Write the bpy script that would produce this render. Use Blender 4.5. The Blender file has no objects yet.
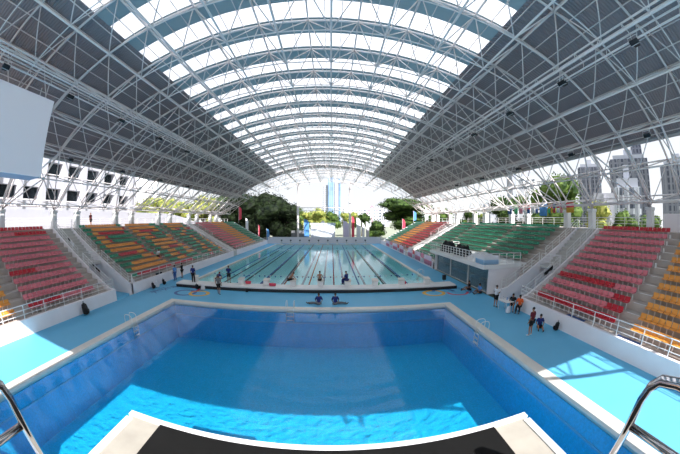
import bpy, math, random
from mathutils import Vector, Matrix
random.seed(7)
S = bpy.context.scene
COL = S.collection
PI = math.pi
# ---------------------------------------------------------------- camera (fisheye lens, standing on the diving platform)
cd = bpy.data.cameras.new('camera'); cam = bpy.data.objects.new('camera', cd); COL.objects.link(cam); S.camera = cam
cam.location = (0, 0, 6.374)
cam.rotation_euler = (PI/2 - 0.0229, 0, -0.0278)
cd.type = 'PANO'; cd.clip_start = .05; cd.clip_end = 3000
cd.sensor_width = 36; cd.sensor_fit = 'HORIZONTAL'
cd.panorama_type = 'FISHEYE_EQUISOLID'
cd.fisheye_lens = 296.08 / 680 * 36
cd.fisheye_fov = PI
# ---------------------------------------------------------------- world
W = bpy.data.worlds.new('sky'); S.world = W; W.use_nodes = True
nt = W.node_tree; N = nt.nodes; Lk = nt.links; bg = N['Background']
tc = N.new('ShaderNodeTexCoord'); sp = N.new('ShaderNodeSeparateXYZ'); Lk.new(tc.outputs['Generated'], sp.inputs[0])
cr = N.new('ShaderNodeValToRGB'); Lk.new(sp.outputs['Z'], cr.inputs[0])
e = cr.color_ramp.elements
e[0].position = 0; e[0].color = (.93, .96, 1, 1); e[1].position = 1; e[1].color = (.42, .58, .85, 1)
q = e.new(.18); q.color = (.86, .92, 1, 1); q = e.new(.5); q.color = (.62, .77, .96, 1)
no = N.new('ShaderNodeTexNoise'); no.inputs['Scale'].default_value = 2.2; no.inputs['Detail'].default_value = 6
Lk.new(tc.outputs['Generated'], no.inputs['Vector'])
cr2 = N.new('ShaderNodeValToRGB'); cr2.color_ramp.elements[0].position = .42; cr2.color_ramp.elements[1].position = .68
Lk.new(no.outputs['Fac'], cr2.inputs[0])
mx = N.new('ShaderNodeMixRGB'); Lk.new(cr2.outputs[0], mx.inputs[0]); Lk.new(cr.outputs[0], mx.inputs[1]); mx.inputs[2].default_value = (1, 1, 1, 1)
Lk.new(mx.outputs[0], bg.inputs[0]); bg.inputs[1].default_value = .70
# ---------------------------------------------------------------- sun
sd = bpy.data.lights.new('sun', 'SUN'); so = bpy.data.objects.new('sun', sd); COL.objects.link(so)
SUND = Vector((-.62, 1.05, -1)).normalized()
so.rotation_euler = SUND.to_track_quat('-Z', 'Y').to_euler(); so.location = (20, -30, 40)
sd.energy = 6.2; sd.angle = .009; sd.color = (1, .96, .93)
V = S.view_settings; V.view_transform = 'Standard'; V.look = 'None'; V.gamma = 1; V.use_curve_mapping = False; V.exposure = .66
# ---------------------------------------------------------------- materials
def mat(name, col, rough=.6, metal=0, var=0., vs=3., bump=0., bs=40., trans=0., spec=.5):
    m = bpy.data.materials.new(name); m.use_nodes = True
    n = m.node_tree.nodes; l = m.node_tree.links; b = n['Principled BSDF']
    b.inputs['Base Color'].default_value = (*col, 1); b.inputs['Roughness'].default_value = rough; b.inputs['Metallic'].default_value = metal
    b.inputs['Specular IOR Level'].default_value = spec
    t = None
    if var or bump:
        t = n.new('ShaderNodeTexCoord')
    if var:
        a = n.new('ShaderNodeTexNoise'); a.inputs['Scale'].default_value = vs; a.inputs['Detail'].default_value = 5; l.new(t.outputs['Object'], a.inputs['Vector'])
        r = n.new('ShaderNodeMapRange'); r.inputs[3].default_value = 1 - var; r.inputs[4].default_value = 1 + var; l.new(a.outputs['Fac'], r.inputs[0])
        x = n.new('ShaderNodeVectorMath'); x.operation = 'SCALE'; x.inputs[0].default_value = col; l.new(r.outputs[0], x.inputs['Scale']); l.new(x.outputs[0], b.inputs['Base Color'])
    if bump:
        a = n.new('ShaderNodeTexNoise'); a.inputs['Scale'].default_value = bs; l.new(t.outputs['Object'], a.inputs['Vector'])
        p = n.new('ShaderNodeBump'); p.inputs['Strength'].default_value = bump; l.new(a.outputs['Fac'], p.inputs['Height']); l.new(p.outputs[0], b.inputs['Normal'])
    return m
def water(name, tint, bump, scale, ior=1.33):
    m = bpy.data.materials.new(name); m.use_nodes = True; n = m.node_tree.nodes; l = m.node_tree.links
    n.remove(n['Principled BSDF']); o = n['Material Output']
    tr = n.new('ShaderNodeBsdfTransparent'); tr.inputs[0].default_value = (*tint, 1)
    gl = n.new('ShaderNodeBsdfGlossy'); gl.inputs['Roughness'].default_value = .015
    f = n.new('ShaderNodeFresnel'); f.inputs[0].default_value = ior
    t = n.new('ShaderNodeTexCoord'); a = n.new('ShaderNodeTexNoise'); a.inputs['Scale'].default_value = scale; a.inputs['Detail'].default_value = 3
    l.new(t.outputs['Object'], a.inputs['Vector'])
    p = n.new('ShaderNodeBump'); p.inputs['Strength'].default_value = bump; p.inputs['Distance'].default_value = .05; l.new(a.outputs['Fac'], p.inputs['Height'])
    l.new(p.outputs[0], gl.inputs['Normal']); l.new(p.outputs[0], f.inputs['Normal'])
    mx = n.new('ShaderNodeMixShader'); l.new(f.outputs[0], mx.inputs[0]); l.new(tr.outputs[0], mx.inputs[1]); l.new(gl.outputs[0], mx.inputs[2]); l.new(mx.outputs[0], o.inputs[0])
    return m
def glass(name, tint):
    m = water(name, tint, 0, 1); n = m.node_tree.nodes; l = m.node_tree.links
    mx = n['Mix Shader']; w = n.new('ShaderNodeLayerWeight'); p = n.new('ShaderNodeMath'); p.operation = 'POWER'; l.new(w.outputs['Facing'], p.inputs[0]); p.inputs[1].default_value = 4
    q = n.new('ShaderNodeMath'); q.operation = 'MULTIPLY_ADD'; l.new(p.outputs[0], q.inputs[0]); q.inputs[1].default_value = .5; q.inputs[2].default_value = .04; l.new(q.outputs[0], mx.inputs[0])
    return m
def translucent(name, dcol, tcol, fac):
    m = bpy.data.materials.new(name); m.use_nodes = True; n = m.node_tree.nodes; l = m.node_tree.links
    n.remove(n['Principled BSDF']); o = n['Material Output']
    d = n.new('ShaderNodeBsdfDiffuse'); d.inputs[0].default_value = (*dcol, 1)
    t = n.new('ShaderNodeBsdfTranslucent'); t.inputs[0].default_value = (*tcol, 1)
    mx = n.new('ShaderNodeMixShader'); mx.inputs[0].default_value = fac; l.new(d.outputs[0], mx.inputs[1]); l.new(t.outputs[0], mx.inputs[2]); l.new(mx.outputs[0], o.inputs[0])
    return m
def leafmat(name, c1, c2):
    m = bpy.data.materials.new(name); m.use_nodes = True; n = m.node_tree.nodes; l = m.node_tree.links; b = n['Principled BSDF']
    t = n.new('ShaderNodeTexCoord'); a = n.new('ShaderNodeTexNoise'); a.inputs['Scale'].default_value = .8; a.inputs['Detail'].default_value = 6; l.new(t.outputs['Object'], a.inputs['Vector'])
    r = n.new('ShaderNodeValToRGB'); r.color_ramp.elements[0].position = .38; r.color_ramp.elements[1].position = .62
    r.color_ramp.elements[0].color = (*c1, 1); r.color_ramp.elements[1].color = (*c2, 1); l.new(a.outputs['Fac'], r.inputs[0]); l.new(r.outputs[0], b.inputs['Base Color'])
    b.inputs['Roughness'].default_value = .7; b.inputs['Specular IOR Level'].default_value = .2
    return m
def tilemat(name, c, c2, size, rough=.35, mort=.03):
    """square tiles with thin grout lines"""
    m = bpy.data.materials.new(name); m.use_nodes = True; n = m.node_tree.nodes; l = m.node_tree.links; b = n['Principled BSDF']
    t = n.new('ShaderNodeTexCoord'); k = n.new('ShaderNodeTexBrick'); k.offset = 0; k.inputs['Scale'].default_value = 1
    k.inputs['Brick Width'].default_value = size; k.inputs['Row Height'].default_value = size; k.inputs['Mortar Size'].default_value = mort * size
    k.inputs['Color1'].default_value = (*c, 1); k.inputs['Color2'].default_value = (*[x * .93 for x in c], 1); k.inputs['Mortar'].default_value = (*c2, 1)
    l.new(t.outputs['Object'], k.inputs['Vector'])
    a = n.new('ShaderNodeTexNoise'); a.inputs['Scale'].default_value = 9; a.inputs['Detail'].default_value = 4; l.new(t.outputs['Object'], a.inputs['Vector'])
    r = n.new('ShaderNodeMapRange'); r.inputs[1].default_value = .3; r.inputs[2].default_value = .7; r.inputs[3].default_value = .86; r.inputs[4].default_value = 1.14; l.new(a.outputs['Fac'], r.inputs[0])
    x = n.new('ShaderNodeVectorMath'); x.operation = 'SCALE'; l.new(k.outputs['Color'], x.inputs[0]); l.new(r.outputs[0], x.inputs['Scale']); l.new(x.outputs[0], b.inputs['Base Color'])
    b.inputs['Roughness'].default_value = rough
    return m
def facade(name, wall, win, bw, rh, ms):
    """far facade: windows as bricks, wall as mortar, on vertical faces"""
    m = bpy.data.materials.new(name); m.use_nodes = True; n = m.node_tree.nodes; l = m.node_tree.links; b = n['Principled BSDF']
    t = n.new('ShaderNodeTexCoord'); s = n.new('ShaderNodeSeparateXYZ'); l.new(t.outputs['Object'], s.inputs[0])
    ad = n.new('ShaderNodeMath'); ad.operation = 'ADD'; l.new(s.outputs[0], ad.inputs[0]); l.new(s.outputs[1], ad.inputs[1])
    c = n.new('ShaderNodeCombineXYZ'); l.new(ad.outputs[0], c.inputs[0]); l.new(s.outputs[2], c.inputs[1])
    k = n.new('ShaderNodeTexBrick'); k.offset = 0; k.inputs['Scale'].default_value = 1; k.inputs['Brick Width'].default_value = bw; k.inputs['Row Height'].default_value = rh
    k.inputs['Mortar Size'].default_value = ms; k.inputs['Mortar Smooth'].default_value = 0
    k.inputs['Color1'].default_value = (*win, 1); k.inputs['Color2'].default_value = (*[x * 1.5 for x in win], 1); k.inputs['Mortar'].default_value = (*wall, 1)
    l.new(c.outputs[0], k.inputs['Vector']); l.new(k.outputs['Color'], b.inputs['Base Color']); b.inputs['Roughness'].default_value = .5
    return m
def cladmat(name, c):
    """ribbed metal roof sheet: ribs run across the hall"""
    m = mat(name, c, .45, .0, var=.08, vs=.6); n = m.node_tree.nodes; l = m.node_tree.links; b = n['Principled BSDF']
    t = n.new('ShaderNodeTexCoord'); w = n.new('ShaderNodeTexWave'); w.bands_direction = 'Y'; w.inputs['Scale'].default_value = 1.3; l.new(t.outputs['Object'], w.inputs['Vector'])
    p = n.new('ShaderNodeBump'); p.inputs['Strength'].default_value = .8; p.inputs['Distance'].default_value = .05; l.new(w.outputs['Fac'], p.inputs['Height']); l.new(p.outputs[0], b.inputs['Normal'])
    return m
M = dict(
    white=mat('white_paint', (.80, .80, .79), .5, var=.06, vs=1.5),
    wall=mat('white_wall', (.84, .80, .82), .7, var=.07, vs=.9),
    steel=mat('white_steel', (.80, .75, .74), .4),
    chrome=mat('chrome', (.55, .55, .57), .08, 1),
    concrete=mat('concrete', (.50, .45, .41), .85, var=.2, vs=1.2),
    concrete2=mat('pale_concrete', (.56, .55, .52), .8, var=.12, vs=1.5),
    deck=mat('blue_deck', (.115, .45, .70), .55, var=.06, vs=.7, bump=.05, bs=60),
    coping=mat('stone_coping', (.70, .67, .62), .5, var=.12, vs=1.5),
    basin=tilemat('pool_tile', (.015, .48, .84), (.02, .50, .86), .5),
    basin2=tilemat('race_pool_tile', (.40, .93, 1.0), (.42, .94, 1.0), .5),
    ledge=mat('ledge_tile', (.10, .48, .74), .4),
    lane=mat('lane_tile', (.01, .04, .10), .5),
    water=water('deep_water', (.95, 1, 1), .16, 2.4, 1.28),
    water2=water('race_water', (1, 1, 1), .18, 2.0, 1.19),
    black=mat('black_rubber', (.008, .008, .008), .9, var=.3, vs=6, bump=.3, bs=120, spec=.15),
    blackp=mat('black_plastic', (.015, .015, .017), .4),
    terrazzo=mat('worn_white_slab', (.38, .35, .30), .7, var=.3, vs=4, bump=.1),
    clad=cladmat('dark_grey_cladding', (.30, .26, .27)),
    clad2=translucent('blue_grey_sheet', (.36, .42, .45), (.30, .42, .48), .42),
    sky=translucent('white_skylight', (.85, .85, .85), (.92, .92, .93), .80),
    eave=mat('pale_eave', (.45, .45, .45), .6),
    red=mat('red_plastic', (.52, .012, .03), .35, var=.15, vs=2),
    pink=mat('faded_red_plastic', (.70, .20, .24), .5, var=.2, vs=2.5),
    orange=mat('orange_plastic', (.80, .34, .06), .4, var=.12, vs=2),
    green=mat('green_plastic', (.012, .27, .15), .4, var=.15, vs=2),
    blue=mat('blue_paint', (.02, .10, .34), .5), yellow=mat('yellow_paint', (.75, .42, .05), .5), redp=mat('red_paint', (.65, .05, .10), .5),
    navy=mat('navy_cloth', (.012, .025, .16), .85), maroon=mat('maroon_cloth', (.14, .01, .02), .85), grey=mat('grey_cloth', (.16, .17, .18), .85),
    cblack=mat('black_cloth', (.01, .01, .012), .85), cwhite=mat('white_cloth', (.72, .74, .78), .85), cblue=mat('light_blue_cloth', (.10, .30, .65), .85),
    corange=mat('orange_cloth', (.85, .14, .03), .8), skin=mat('skin', (.36, .17, .10), .6), hair=mat('black_hair', (.01, .008, .007), .6),
    glass=glass('booth_glass', (.70, .80, .83)), frame=mat('grey_frame', (.58, .58, .57), .5),
    dark=mat('dark_interior', (.05, .055, .06), .8), pblue=mat('pale_blue_print', (.35, .55, .75), .7),
    board=mat('white_board', (.97, .91, .93), .35), boardu=mat('blue_grey_panel', (.22, .38, .55), .5),
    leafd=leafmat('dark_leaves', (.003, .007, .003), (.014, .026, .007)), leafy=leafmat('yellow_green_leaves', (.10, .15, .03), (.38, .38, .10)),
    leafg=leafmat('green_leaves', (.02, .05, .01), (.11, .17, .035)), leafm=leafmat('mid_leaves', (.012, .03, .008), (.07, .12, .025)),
    bark=mat('bark', (.10, .075, .055), .9, var=.2), pink2=mat('pink_cloth', (.70, .25, .35), .8), green2=mat('green_cloth', (.05, .45, .2), .8),
    ground=mat('park_ground', (.30, .32, .24), .9, var=.2, vs=.1), lilac=mat('lilac_print', (.62, .58, .75), .6, var=.15, vs=3),
    bwhite=mat('building_white', (.52, .52, .57), .7, var=.04), bdark=mat('dark_window', (.03, .035, .045), .25), bwall=mat('building_grey', (.46, .48, .54), .7), rib=mat('tower_rib', (.20, .21, .25), .7),  # bwall: even grey for plain blocks and roof parapets
    lampglass=mat('lamp_glass', (.55, .58, .6), .1), kiosk=mat('kiosk_white', (.72, .78, .90), .5), screen=mat('pale_screen', (.85, .90, .98), .4),
)
# ---------------------------------------------------------------- mesh helper
class MB:
    def __init__(s): s.v = []; s.f = []; s.m = []; s.mi = 0
    def add(s, vs, fs):
        o = len(s.v); s.v += [tuple(x) for x in vs]; s.f += [tuple(i + o for i in f) for f in fs]; s.m += [s.mi] * len(fs); return s
    def box(s, x0, x1, y0, y1, z0, z1, M4=None):
        vs = [(x, y, z) for z in (z0, z1) for y in (y0, y1) for x in (x0, x1)]
        if M4: vs = [M4 @ Vector(v) for v in vs]
        return s.add(vs, [(0, 2, 3, 1), (4, 5, 7, 6), (0, 1, 5, 4), (2, 6, 7, 3), (0, 4, 6, 2), (1, 3, 7, 5)])
    def tube(s, p, q, r, n=6, r2=None):
        p = Vector(p); q = Vector(q); d = q - p
        if d.length < 1e-6: return s
        d.normalize(); a = d.orthogonal().normalized(); b = d.cross(a); r2 = r if r2 is None else r2
        vs = [p + (a * math.cos(2*PI*i/n) + b * math.sin(2*PI*i/n)) * r for i in range(n)] + [q + (a * math.cos(2*PI*i/n) + b * math.sin(2*PI*i/n)) * r2 for i in range(n)]
        fs = [(i, (i+1) % n, n + (i+1) % n, n + i) for i in range(n)] + [tuple(range(n))[::-1], tuple(range(n, 2*n))]
        return s.add(vs, fs)
    def path(s, pts, r, n=8):
        """tube swept along a polyline with continuous rings"""
        P = [Vector(p) for p in pts]; rings = []
        up = None
        for i, p in enumerate(P):
            d = (P[min(i+1, len(P)-1)] - P[max(i-1, 0)]).normalized()
            up = d.orthogonal().normalized() if up is None else (up - d * up.dot(d)).normalized()
            b = d.cross(up); rings.append([p + (up * math.cos(2*PI*k/n) + b * math.sin(2*PI*k/n)) * r for k in range(n)])
        vs = [v for R in rings for v in R]
        fs = [(i*n + k, i*n + (k+1) % n, (i+1)*n + (k+1) % n, (i+1)*n + k) for i in range(len(P)-1) for k in range(n)]
        fs += [tuple(range(n))[::-1], tuple(range((len(P)-1)*n, len(P)*n))]
        return s.add(vs, fs)
    def prism(s, prof, axis, a0, a1):
        """extrude a closed 2D profile along axis: x -> (a, u, v), y -> (u, a, v), z -> (u, v, a)"""
        n = len(prof)
        def w(u, v, a): return {'x': (a, u, v), 'y': (u, a, v), 'z': (u, v, a)}[axis]
        return s.add([w(u, v, a0) for u, v in prof] + [w(u, v, a1) for u, v in prof],
                     [tuple(range(n))[::-1], tuple(range(n, 2*n))] + [(i, (i+1) % n, n + (i+1) % n, n + i) for i in range(n)])
    def ball(s, c, rx, ry, rz, n=10, m=7, jit=0.):
        vs = [(c[0], c[1], c[2] - rz)]; fs = []
        for j in range(1, m):
            t = PI*j/m
            for i in range(n):
                k = 1 + random.uniform(-jit, jit)
                vs.append((c[0] + rx*k*math.sin(t)*math.cos(2*PI*i/n), c[1] + ry*k*math.sin(t)*math.sin(2*PI*i/n), c[2] - rz*k*math.cos(t)))
        vs.append((c[0], c[1], c[2] + rz)); T = len(vs) - 1
        for i in range(n): fs.append((0, 1 + (i+1) % n, 1 + i)); fs.append((T, 1 + (m-2)*n + i, 1 + (m-2)*n + (i+1) % n))
        for j in range(m-2):
            for i in range(n): fs.append((1 + j*n + i, 1 + j*n + (i+1) % n, 1 + (j+1)*n + (i+1) % n, 1 + (j+1)*n + i))
        return s.add(vs, fs)
    def mesh(s, name, mats, smooth=False):
        me = bpy.data.meshes.new(name); me.from_pydata(s.v, [], s.f)
        for m in (mats if isinstance(mats, (list, tuple)) else [mats]): me.materials.append(m)
        me.polygons.foreach_set('material_index', s.m)
        if smooth: me.polygons.foreach_set('use_smooth', [True] * len(s.f))
        me.update(); return me
    def build(s, name, mats, parent=None, smooth=False):
        return link(name, s.mesh(name, mats, smooth), parent)
def link(name, me, parent=None):
    o = bpy.data.objects.new(name, me); COL.objects.link(o); o.parent = parent; return o
def tag(o, label, cat, group=None, kind=None):
    o['label'] = label; o['category'] = cat
    if group: o['group'] = group
    if kind: o['kind'] = kind
    return o
def struct(o, label=None):
    o['kind'] = 'structure'
    if label: o['label'] = label
    return o
def thing(name, loc, label, cat, group=None, rz=0):
    o = bpy.data.objects.new(name, None); o.empty_display_size = .2; COL.objects.link(o); o.location = loc; o.rotation_euler = (0, 0, rz)
    return tag(o, label, cat, group)
def dup(root, loc=None, rz=None, label=None, group=None):
    r = root.copy(); COL.objects.link(r)
    if loc is not None: r.location = loc
    if rz is not None: r.rotation_euler = (0, 0, rz)
    if label: r['label'] = label
    if group: r['group'] = group
    for ch in list(root.children):
        c = ch.copy(); COL.objects.link(c); c.parent = r
        for g in list(ch.children):
            d = g.copy(); COL.objects.link(d); d.parent = c
    return r
def bevel(o, w=.02, seg=2):
    b = o.modifiers.new('bevel', 'BEVEL'); b.width = w; b.segments = seg; b.limit_method = 'ANGLE'; return o
ORD = ['first','second','third','fourth','fifth','sixth','seventh','eighth','ninth','tenth','eleventh','twelfth','thirteenth','fourteenth','fifteenth','sixteenth','seventeenth','eighteenth','nineteenth','twentieth']
XL, XR = -17.6, 13.35          # inner faces of the stand walls
DL, DR, DY0, DY1 = -12.55, 8.5, -1.0, 20.2    # diving pool water
RL, RR, RY0, RY1 = -14.8, 10.2, 27.0, 77.7      # racing pool water
# ================================================================ SETTING
def slab_with_holes(z0, z1, X0, X1, Y0, Y1, holes):
    xs = sorted({X0, X1, *[h[0] for h in holes], *[h[1] for h in holes]}); ys = sorted({Y0, Y1, *[h[2] for h in holes], *[h[3] for h in holes]})
    xi = {x: i for i, x in enumerate(xs)}; mb = MB(); nx = len(xs); ny = len(ys)
    solid = lambda i, j: 0 <= i < nx-1 and 0 <= j < ny-1 and not any(h[0] <= (xs[i]+xs[i+1])/2 <= h[1] and h[2] <= (ys[j]+ys[j+1])/2 <= h[3] for h in holes)
    vs = [(x, y, z) for z in (z0, z1) for y in ys for x in xs]; fs = []
    id = lambda i, j, k: k*nx*ny + j*nx + i
    for i in range(nx-1):
        for j in range(ny-1):
            if not solid(i, j): continue
            fs.append((id(i,j,1), id(i+1,j,1), id(i+1,j+1,1), id(i,j+1,1))); fs.append((id(i,j,0), id(i,j+1,0), id(i+1,j+1,0), id(i+1,j,0)))
            if not solid(i-1, j): fs.append((id(i,j,0), id(i,j,1), id(i,j+1,1), id(i,j+1,0)))
            if not solid(i+1, j): fs.append((id(i+1,j,0), id(i+1,j+1,0), id(i+1,j+1,1), id(i+1,j,1)))
            if not solid(i, j-1): fs.append((id(i,j,0), id(i+1,j,0), id(i+1,j,1), id(i,j,1)))
            if not solid(i, j+1): fs.append((id(i,j+1,0), id(i,j+1,1), id(i+1,j+1,1), id(i+1,j+1,0)))
    mb.add(vs, fs); return mb
cp = .62
deck = slab_with_holes(-.3, 0, XL, XR, -14, 79.9, [(DL-cp, DR+cp, DY0-cp, DY1+cp), (RL-.3, RR+.3, RY0-.4, RY1+.3)]).build('floor', M['deck']); struct(deck, 'light blue painted pool deck')
gr = MB().box(-400, 400, -120, 900, -.9, -.5)
gr = slab_with_holes(-.9, -.5, -500, 600, -200, 900, [(XL-.2, XR+.2, -14, 79.9)]).build('park_ground', M['ground']); struct(gr, 'pale ground around the hall')
c = slab_with_holes(-.25, .07, DL-cp, DR+cp, DY0-cp, DY1+cp, [(DL, DR, DY0, DY1)]).build('pool_coping', M['coping']); struct(bevel(c, .03), 'pale stone coping round the diving pool')
c = slab_with_holes(-.2, .03, RL-.3, RR+.3, RY0-.4, RY1+.3, [(RL, RR, RY0, RY1)]).build('race_pool_coping', M['coping']); struct(c, 'pale coping round the racing pool')
def basin(name, x0, x1, y0, y1, zb, m, label):
    mb = MB(); t = .25
    mb.box(x0-t, x1+t, y0-t, y1+t, zb-t, zb)
    for a in ((x0-t, x0, y0-t, y1+t), (x1, x1+t, y0-t, y1+t), (x0, x1, y0-t, y0), (x0, x1, y1, y1+t)): mb.box(*a, zb, -.2)
    return struct(mb.build(name, m), label)
basin('diving_pool_basin', DL, DR, DY0, DY1, -3.0, M['basin'], 'deep blue tiled diving pool basin')
basin('racing_pool_basin', RL, RR, RY0, RY1, -1.35, M['basin2'], 'pale blue tiled racing pool basin')
mb = MB(); zl = -.95; lw = .06
mb.box(DL, DL+lw, DY0, DY1, zl-.08, zl); mb.box(DR-lw, DR, DY0, DY1, zl-.08, zl); mb.box(DL+lw, DR-lw, DY1-lw, DY1, zl-.08, zl)
struct(mb.build('pool_ledge', M['ledge']), 'narrow resting ledge under water')
tag(MB().add([(DL, DY0, -.1), (DR, DY0, -.1), (DR, DY1, -.1), (DL, DY1, -.1)], [(0,1,2,3)]).build('pool_water', M['water']), 'clear deep blue water of the diving pool in the foreground', 'water', kind='stuff')
tag(MB().add([(RL, RY0, -.08), (RR, RY0, -.08), (RR, RY1, -.08), (RL, RY1, -.08)], [(0,1,2,3)]).build('pool_water', M['water2']), 'pale turquoise water of the long racing pool with lanes', 'water', kind='stuff')
mb = MB()
for k in range(10):
    x = RL + 1.25 + 2.5*k; mb.box(x-.14, x+.14, RY0+2, RY1-2, -1.35, -1.335); mb.box(x-.5, x+.5, RY0+2, RY0+2.28, -1.35, -1.334); mb.box(x-.5, x+.5, RY1-2.28, RY1-2, -1.35, -1.334)
struct(mb.build('lane_marking', M['lane']), 'dark lane lines on the racing pool bottom')
# far end wall
mb = MB().box(XL, XR, 79.9, 80.2, -.3, 1.7); mb.box(XL, XR, 79.8, 80.3, 1.7, 1.8); struct(mb.build('wall_back', M['wall']), 'low white wall behind the far end of the pool')
# ---------------------------------------------------------------- grandstands
NR, TR, RI, Z0 = 12, .76, .415, .80
def sx(side, d): return (XR + d) if side > 0 else (XL - d)     # d metres back from the front wall face
D0 = .62                                                         # first riser distance
def terrace(side, y0, y1, name, label, r0=0):
    prof = []
    a = 0 if r0 == 0 else D0 + TR*r0
    zt = Z0 + RI*r0
    prof = [(sx(side, a), -.3), (sx(side, a), Z0 if r0 == 0 else zt)]
    for i in range(r0, NR):
        d = D0 + TR*i; 
        if not (i == r0 and r0): prof.append((sx(side, d), Z0 + RI*i - (RI if i else 0) if i else Z0))
        if i: prof.append((sx(side, d), Z0 + RI*i))
    dE = D0 + TR*NR; zE = Z0 + RI*(NR-1)
    prof += [(sx(side, dE), zE), (sx(side, dE), zE + RI), (sx(side, dE + 5.2), zE + RI), (sx(side, dE+5.2), -.3)]
    # drop duplicate points
    out = []
    for p in prof:
        if not out or (abs(out[-1][0]-p[0]) + abs(out[-1][1]-p[1])) > 1e-4: out.append(p)
    if side > 0: out = out[::-1]
    return struct(MB().prism(out, 'y', y0, y1).build(name, M['concrete']), label)
ZG = Z0 + RI*NR                   # gallery level 5.78
GAP = {1: (17.3, 20.0), -1: (18.3, 20.9)}
for s_, nm in ((-1, 'left'), (1, 'right')):
    g0, g1 = GAP[s_]
    terrace(s_, -8, g0-.2, 'grandstand_terrace', f'stepped concrete terrace of the near {nm} stand')
    if s_ > 0:
        terrace(s_, g1+.2, 37, 'grandstand_terrace', 'stepped concrete terrace behind the glass booth, right stand', r0=4)
        terrace(s_, 37, 50.3, 'grandstand_terrace', 'stepped concrete terrace of the middle right stand')
    else: terrace(s_, g1+.2, 50.3, 'grandstand_terrace', 'stepped concrete terrace of the middle left stand')
    terrace(s_, 52.6, 79.5, 'grandstand_terrace', f'stepped concrete terrace of the far {nm} stand')
    # white front faces
    for (a, b) in ((-8, g0), (g1 if s_ < 0 else 37, 50.5), (52.4, 79.7)):
        x = sx(s_, 0); x1 = sx(s_, .22); mb = MB().box(min(x, x1)-(.0), max(x, x1), a, b, -.3, Z0+.16)
        o = mb.build('wall_' + nm, M['wall']); o.location.x = -s_*.02; struct(o, f'white front wall of the {nm} stand')
    # side walls with a sloped top, gallery-high
    def sidewall(y0, y1):
        pts = [(0, -.3), (0, Z0+.16), (D0, Z0+.2), (D0+TR*NR, ZG+.12), (D0+TR*NR, -.3)]
        pr = [(sx(s_, d), z) for d, z in pts]
        if s_ < 0: pr = pr[::-1]
        struct(MB().prism(pr, 'y', y0, y1).build('wall_' + nm, M['wall']), 'white sloping side wall of a stand')
    for y in (g0-.2, g1, 50.3, 52.4, 79.5): sidewall(y, y+.2)
    # bridge and upper flight inside the first gap, ramp wall in the second
    xa, xb = sx(s_, 4.3), sx(s_, 5.6); mb = MB(); mb.box(min(xa, xb), max(xa, xb), g0, g1, 2.5, 2.75)
    mb.box(min(xa, sx(s_, 4.5)), max(xa, sx(s_, 4.5)), g0, g1, -.3, .0)
    for k in range(11):
        a, b = sx(s_, 5.6 + .39*k), sx(s_, 5.6 + .39*(k+1)); mb.box(min(a, b), max(a, b), g0, g1, 2.5, 2.75 + .275*(k+1))
    struct(mb.build('stair_flight', M['concrete2']), f'concrete landing and stairs between the {nm} stands')
    x = sx(s_, 5.62); x1 = sx(s_, 5.9); struct(MB().box(min(x, x1), max(x, x1), g0, g1, -.3, 2.5).build('wall_' + nm, M['wall']), 'white wall under the stairs')
    xe, xf = sx(s_, .62), sx(s_, D0+TR*NR+5.2); struct(MB().box(min(xe, xf), max(xe, xf), g0, g1, -.3, .0).build('floor', M['deck']), 'blue floor of the passage')
    mb = MB(); pts = [(0, -.3), (0, .9), (D0+TR*NR, ZG), (D0+TR*NR+5.2, ZG), (D0+TR*NR+5.2, -.3)]; pr = [(sx(s_, d), z) for d, z in pts]
    if s_ < 0: pr = pr[::-1]
    struct(mb.prism(pr, 'y', 50.5, 52.4).build('stand_ramp', M['concrete2']), f'pale sloping ramp between {nm} stands')
    xe, xf = sx(s_, D0+TR*NR), sx(s_, D0+TR*NR+5.2); struct(MB().box(min(xe, xf), max(xe, xf), g0, g1, ZG-.3, ZG).build('gallery_floor', M['concrete2']), f'gallery slab at the top of the {nm} stand')
# rear gallery parapet, left; low wall on the right near the frame edge
xb = sx(-1, D0+TR*NR+2.4)
mb = MB().box(xb-.25, xb, -8, 46, ZG-.2, 7.75)
mb.prism([(46, ZG-.2), (46, 7.75), (50, 7.5), (55, 6.9), (60, ZG+.2), (60, ZG-.2)][::-1], 'x', xb-.25, xb)
struct(mb.build('wall_left', M['bwhite']), 'white parapet wall along the rear of the left gallery')
xb2 = sx(1, D0+TR*NR+2.2)
struct(MB().box(xb2, xb2+.25, -8, 10.3, ZG-.2, 7.15).build('wall_right', M['wall']), 'pale solid wall at the rear of the right gallery')
# added block out of view, sized to shade the near right stand
struct(MB().box(25.8, 36, -26, -9, -.5, 19.5).box(25.8, 36, -9, 7, -.5, 25).build('shade_block', M['bwall']), 'added unseen block that shades the right stand')
# added slab on a post behind the viewer, unseen, shades the left pool wall
struct(MB().box(-6.5, -3.8, -9.5, -1.8, 9.8, 10.05).box(-5.9, -4.4, -9.4, -7.8, -.3, 9.8).build('shade_slab', M['white']), 'added unseen slab that shades the left pool wall')
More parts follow.
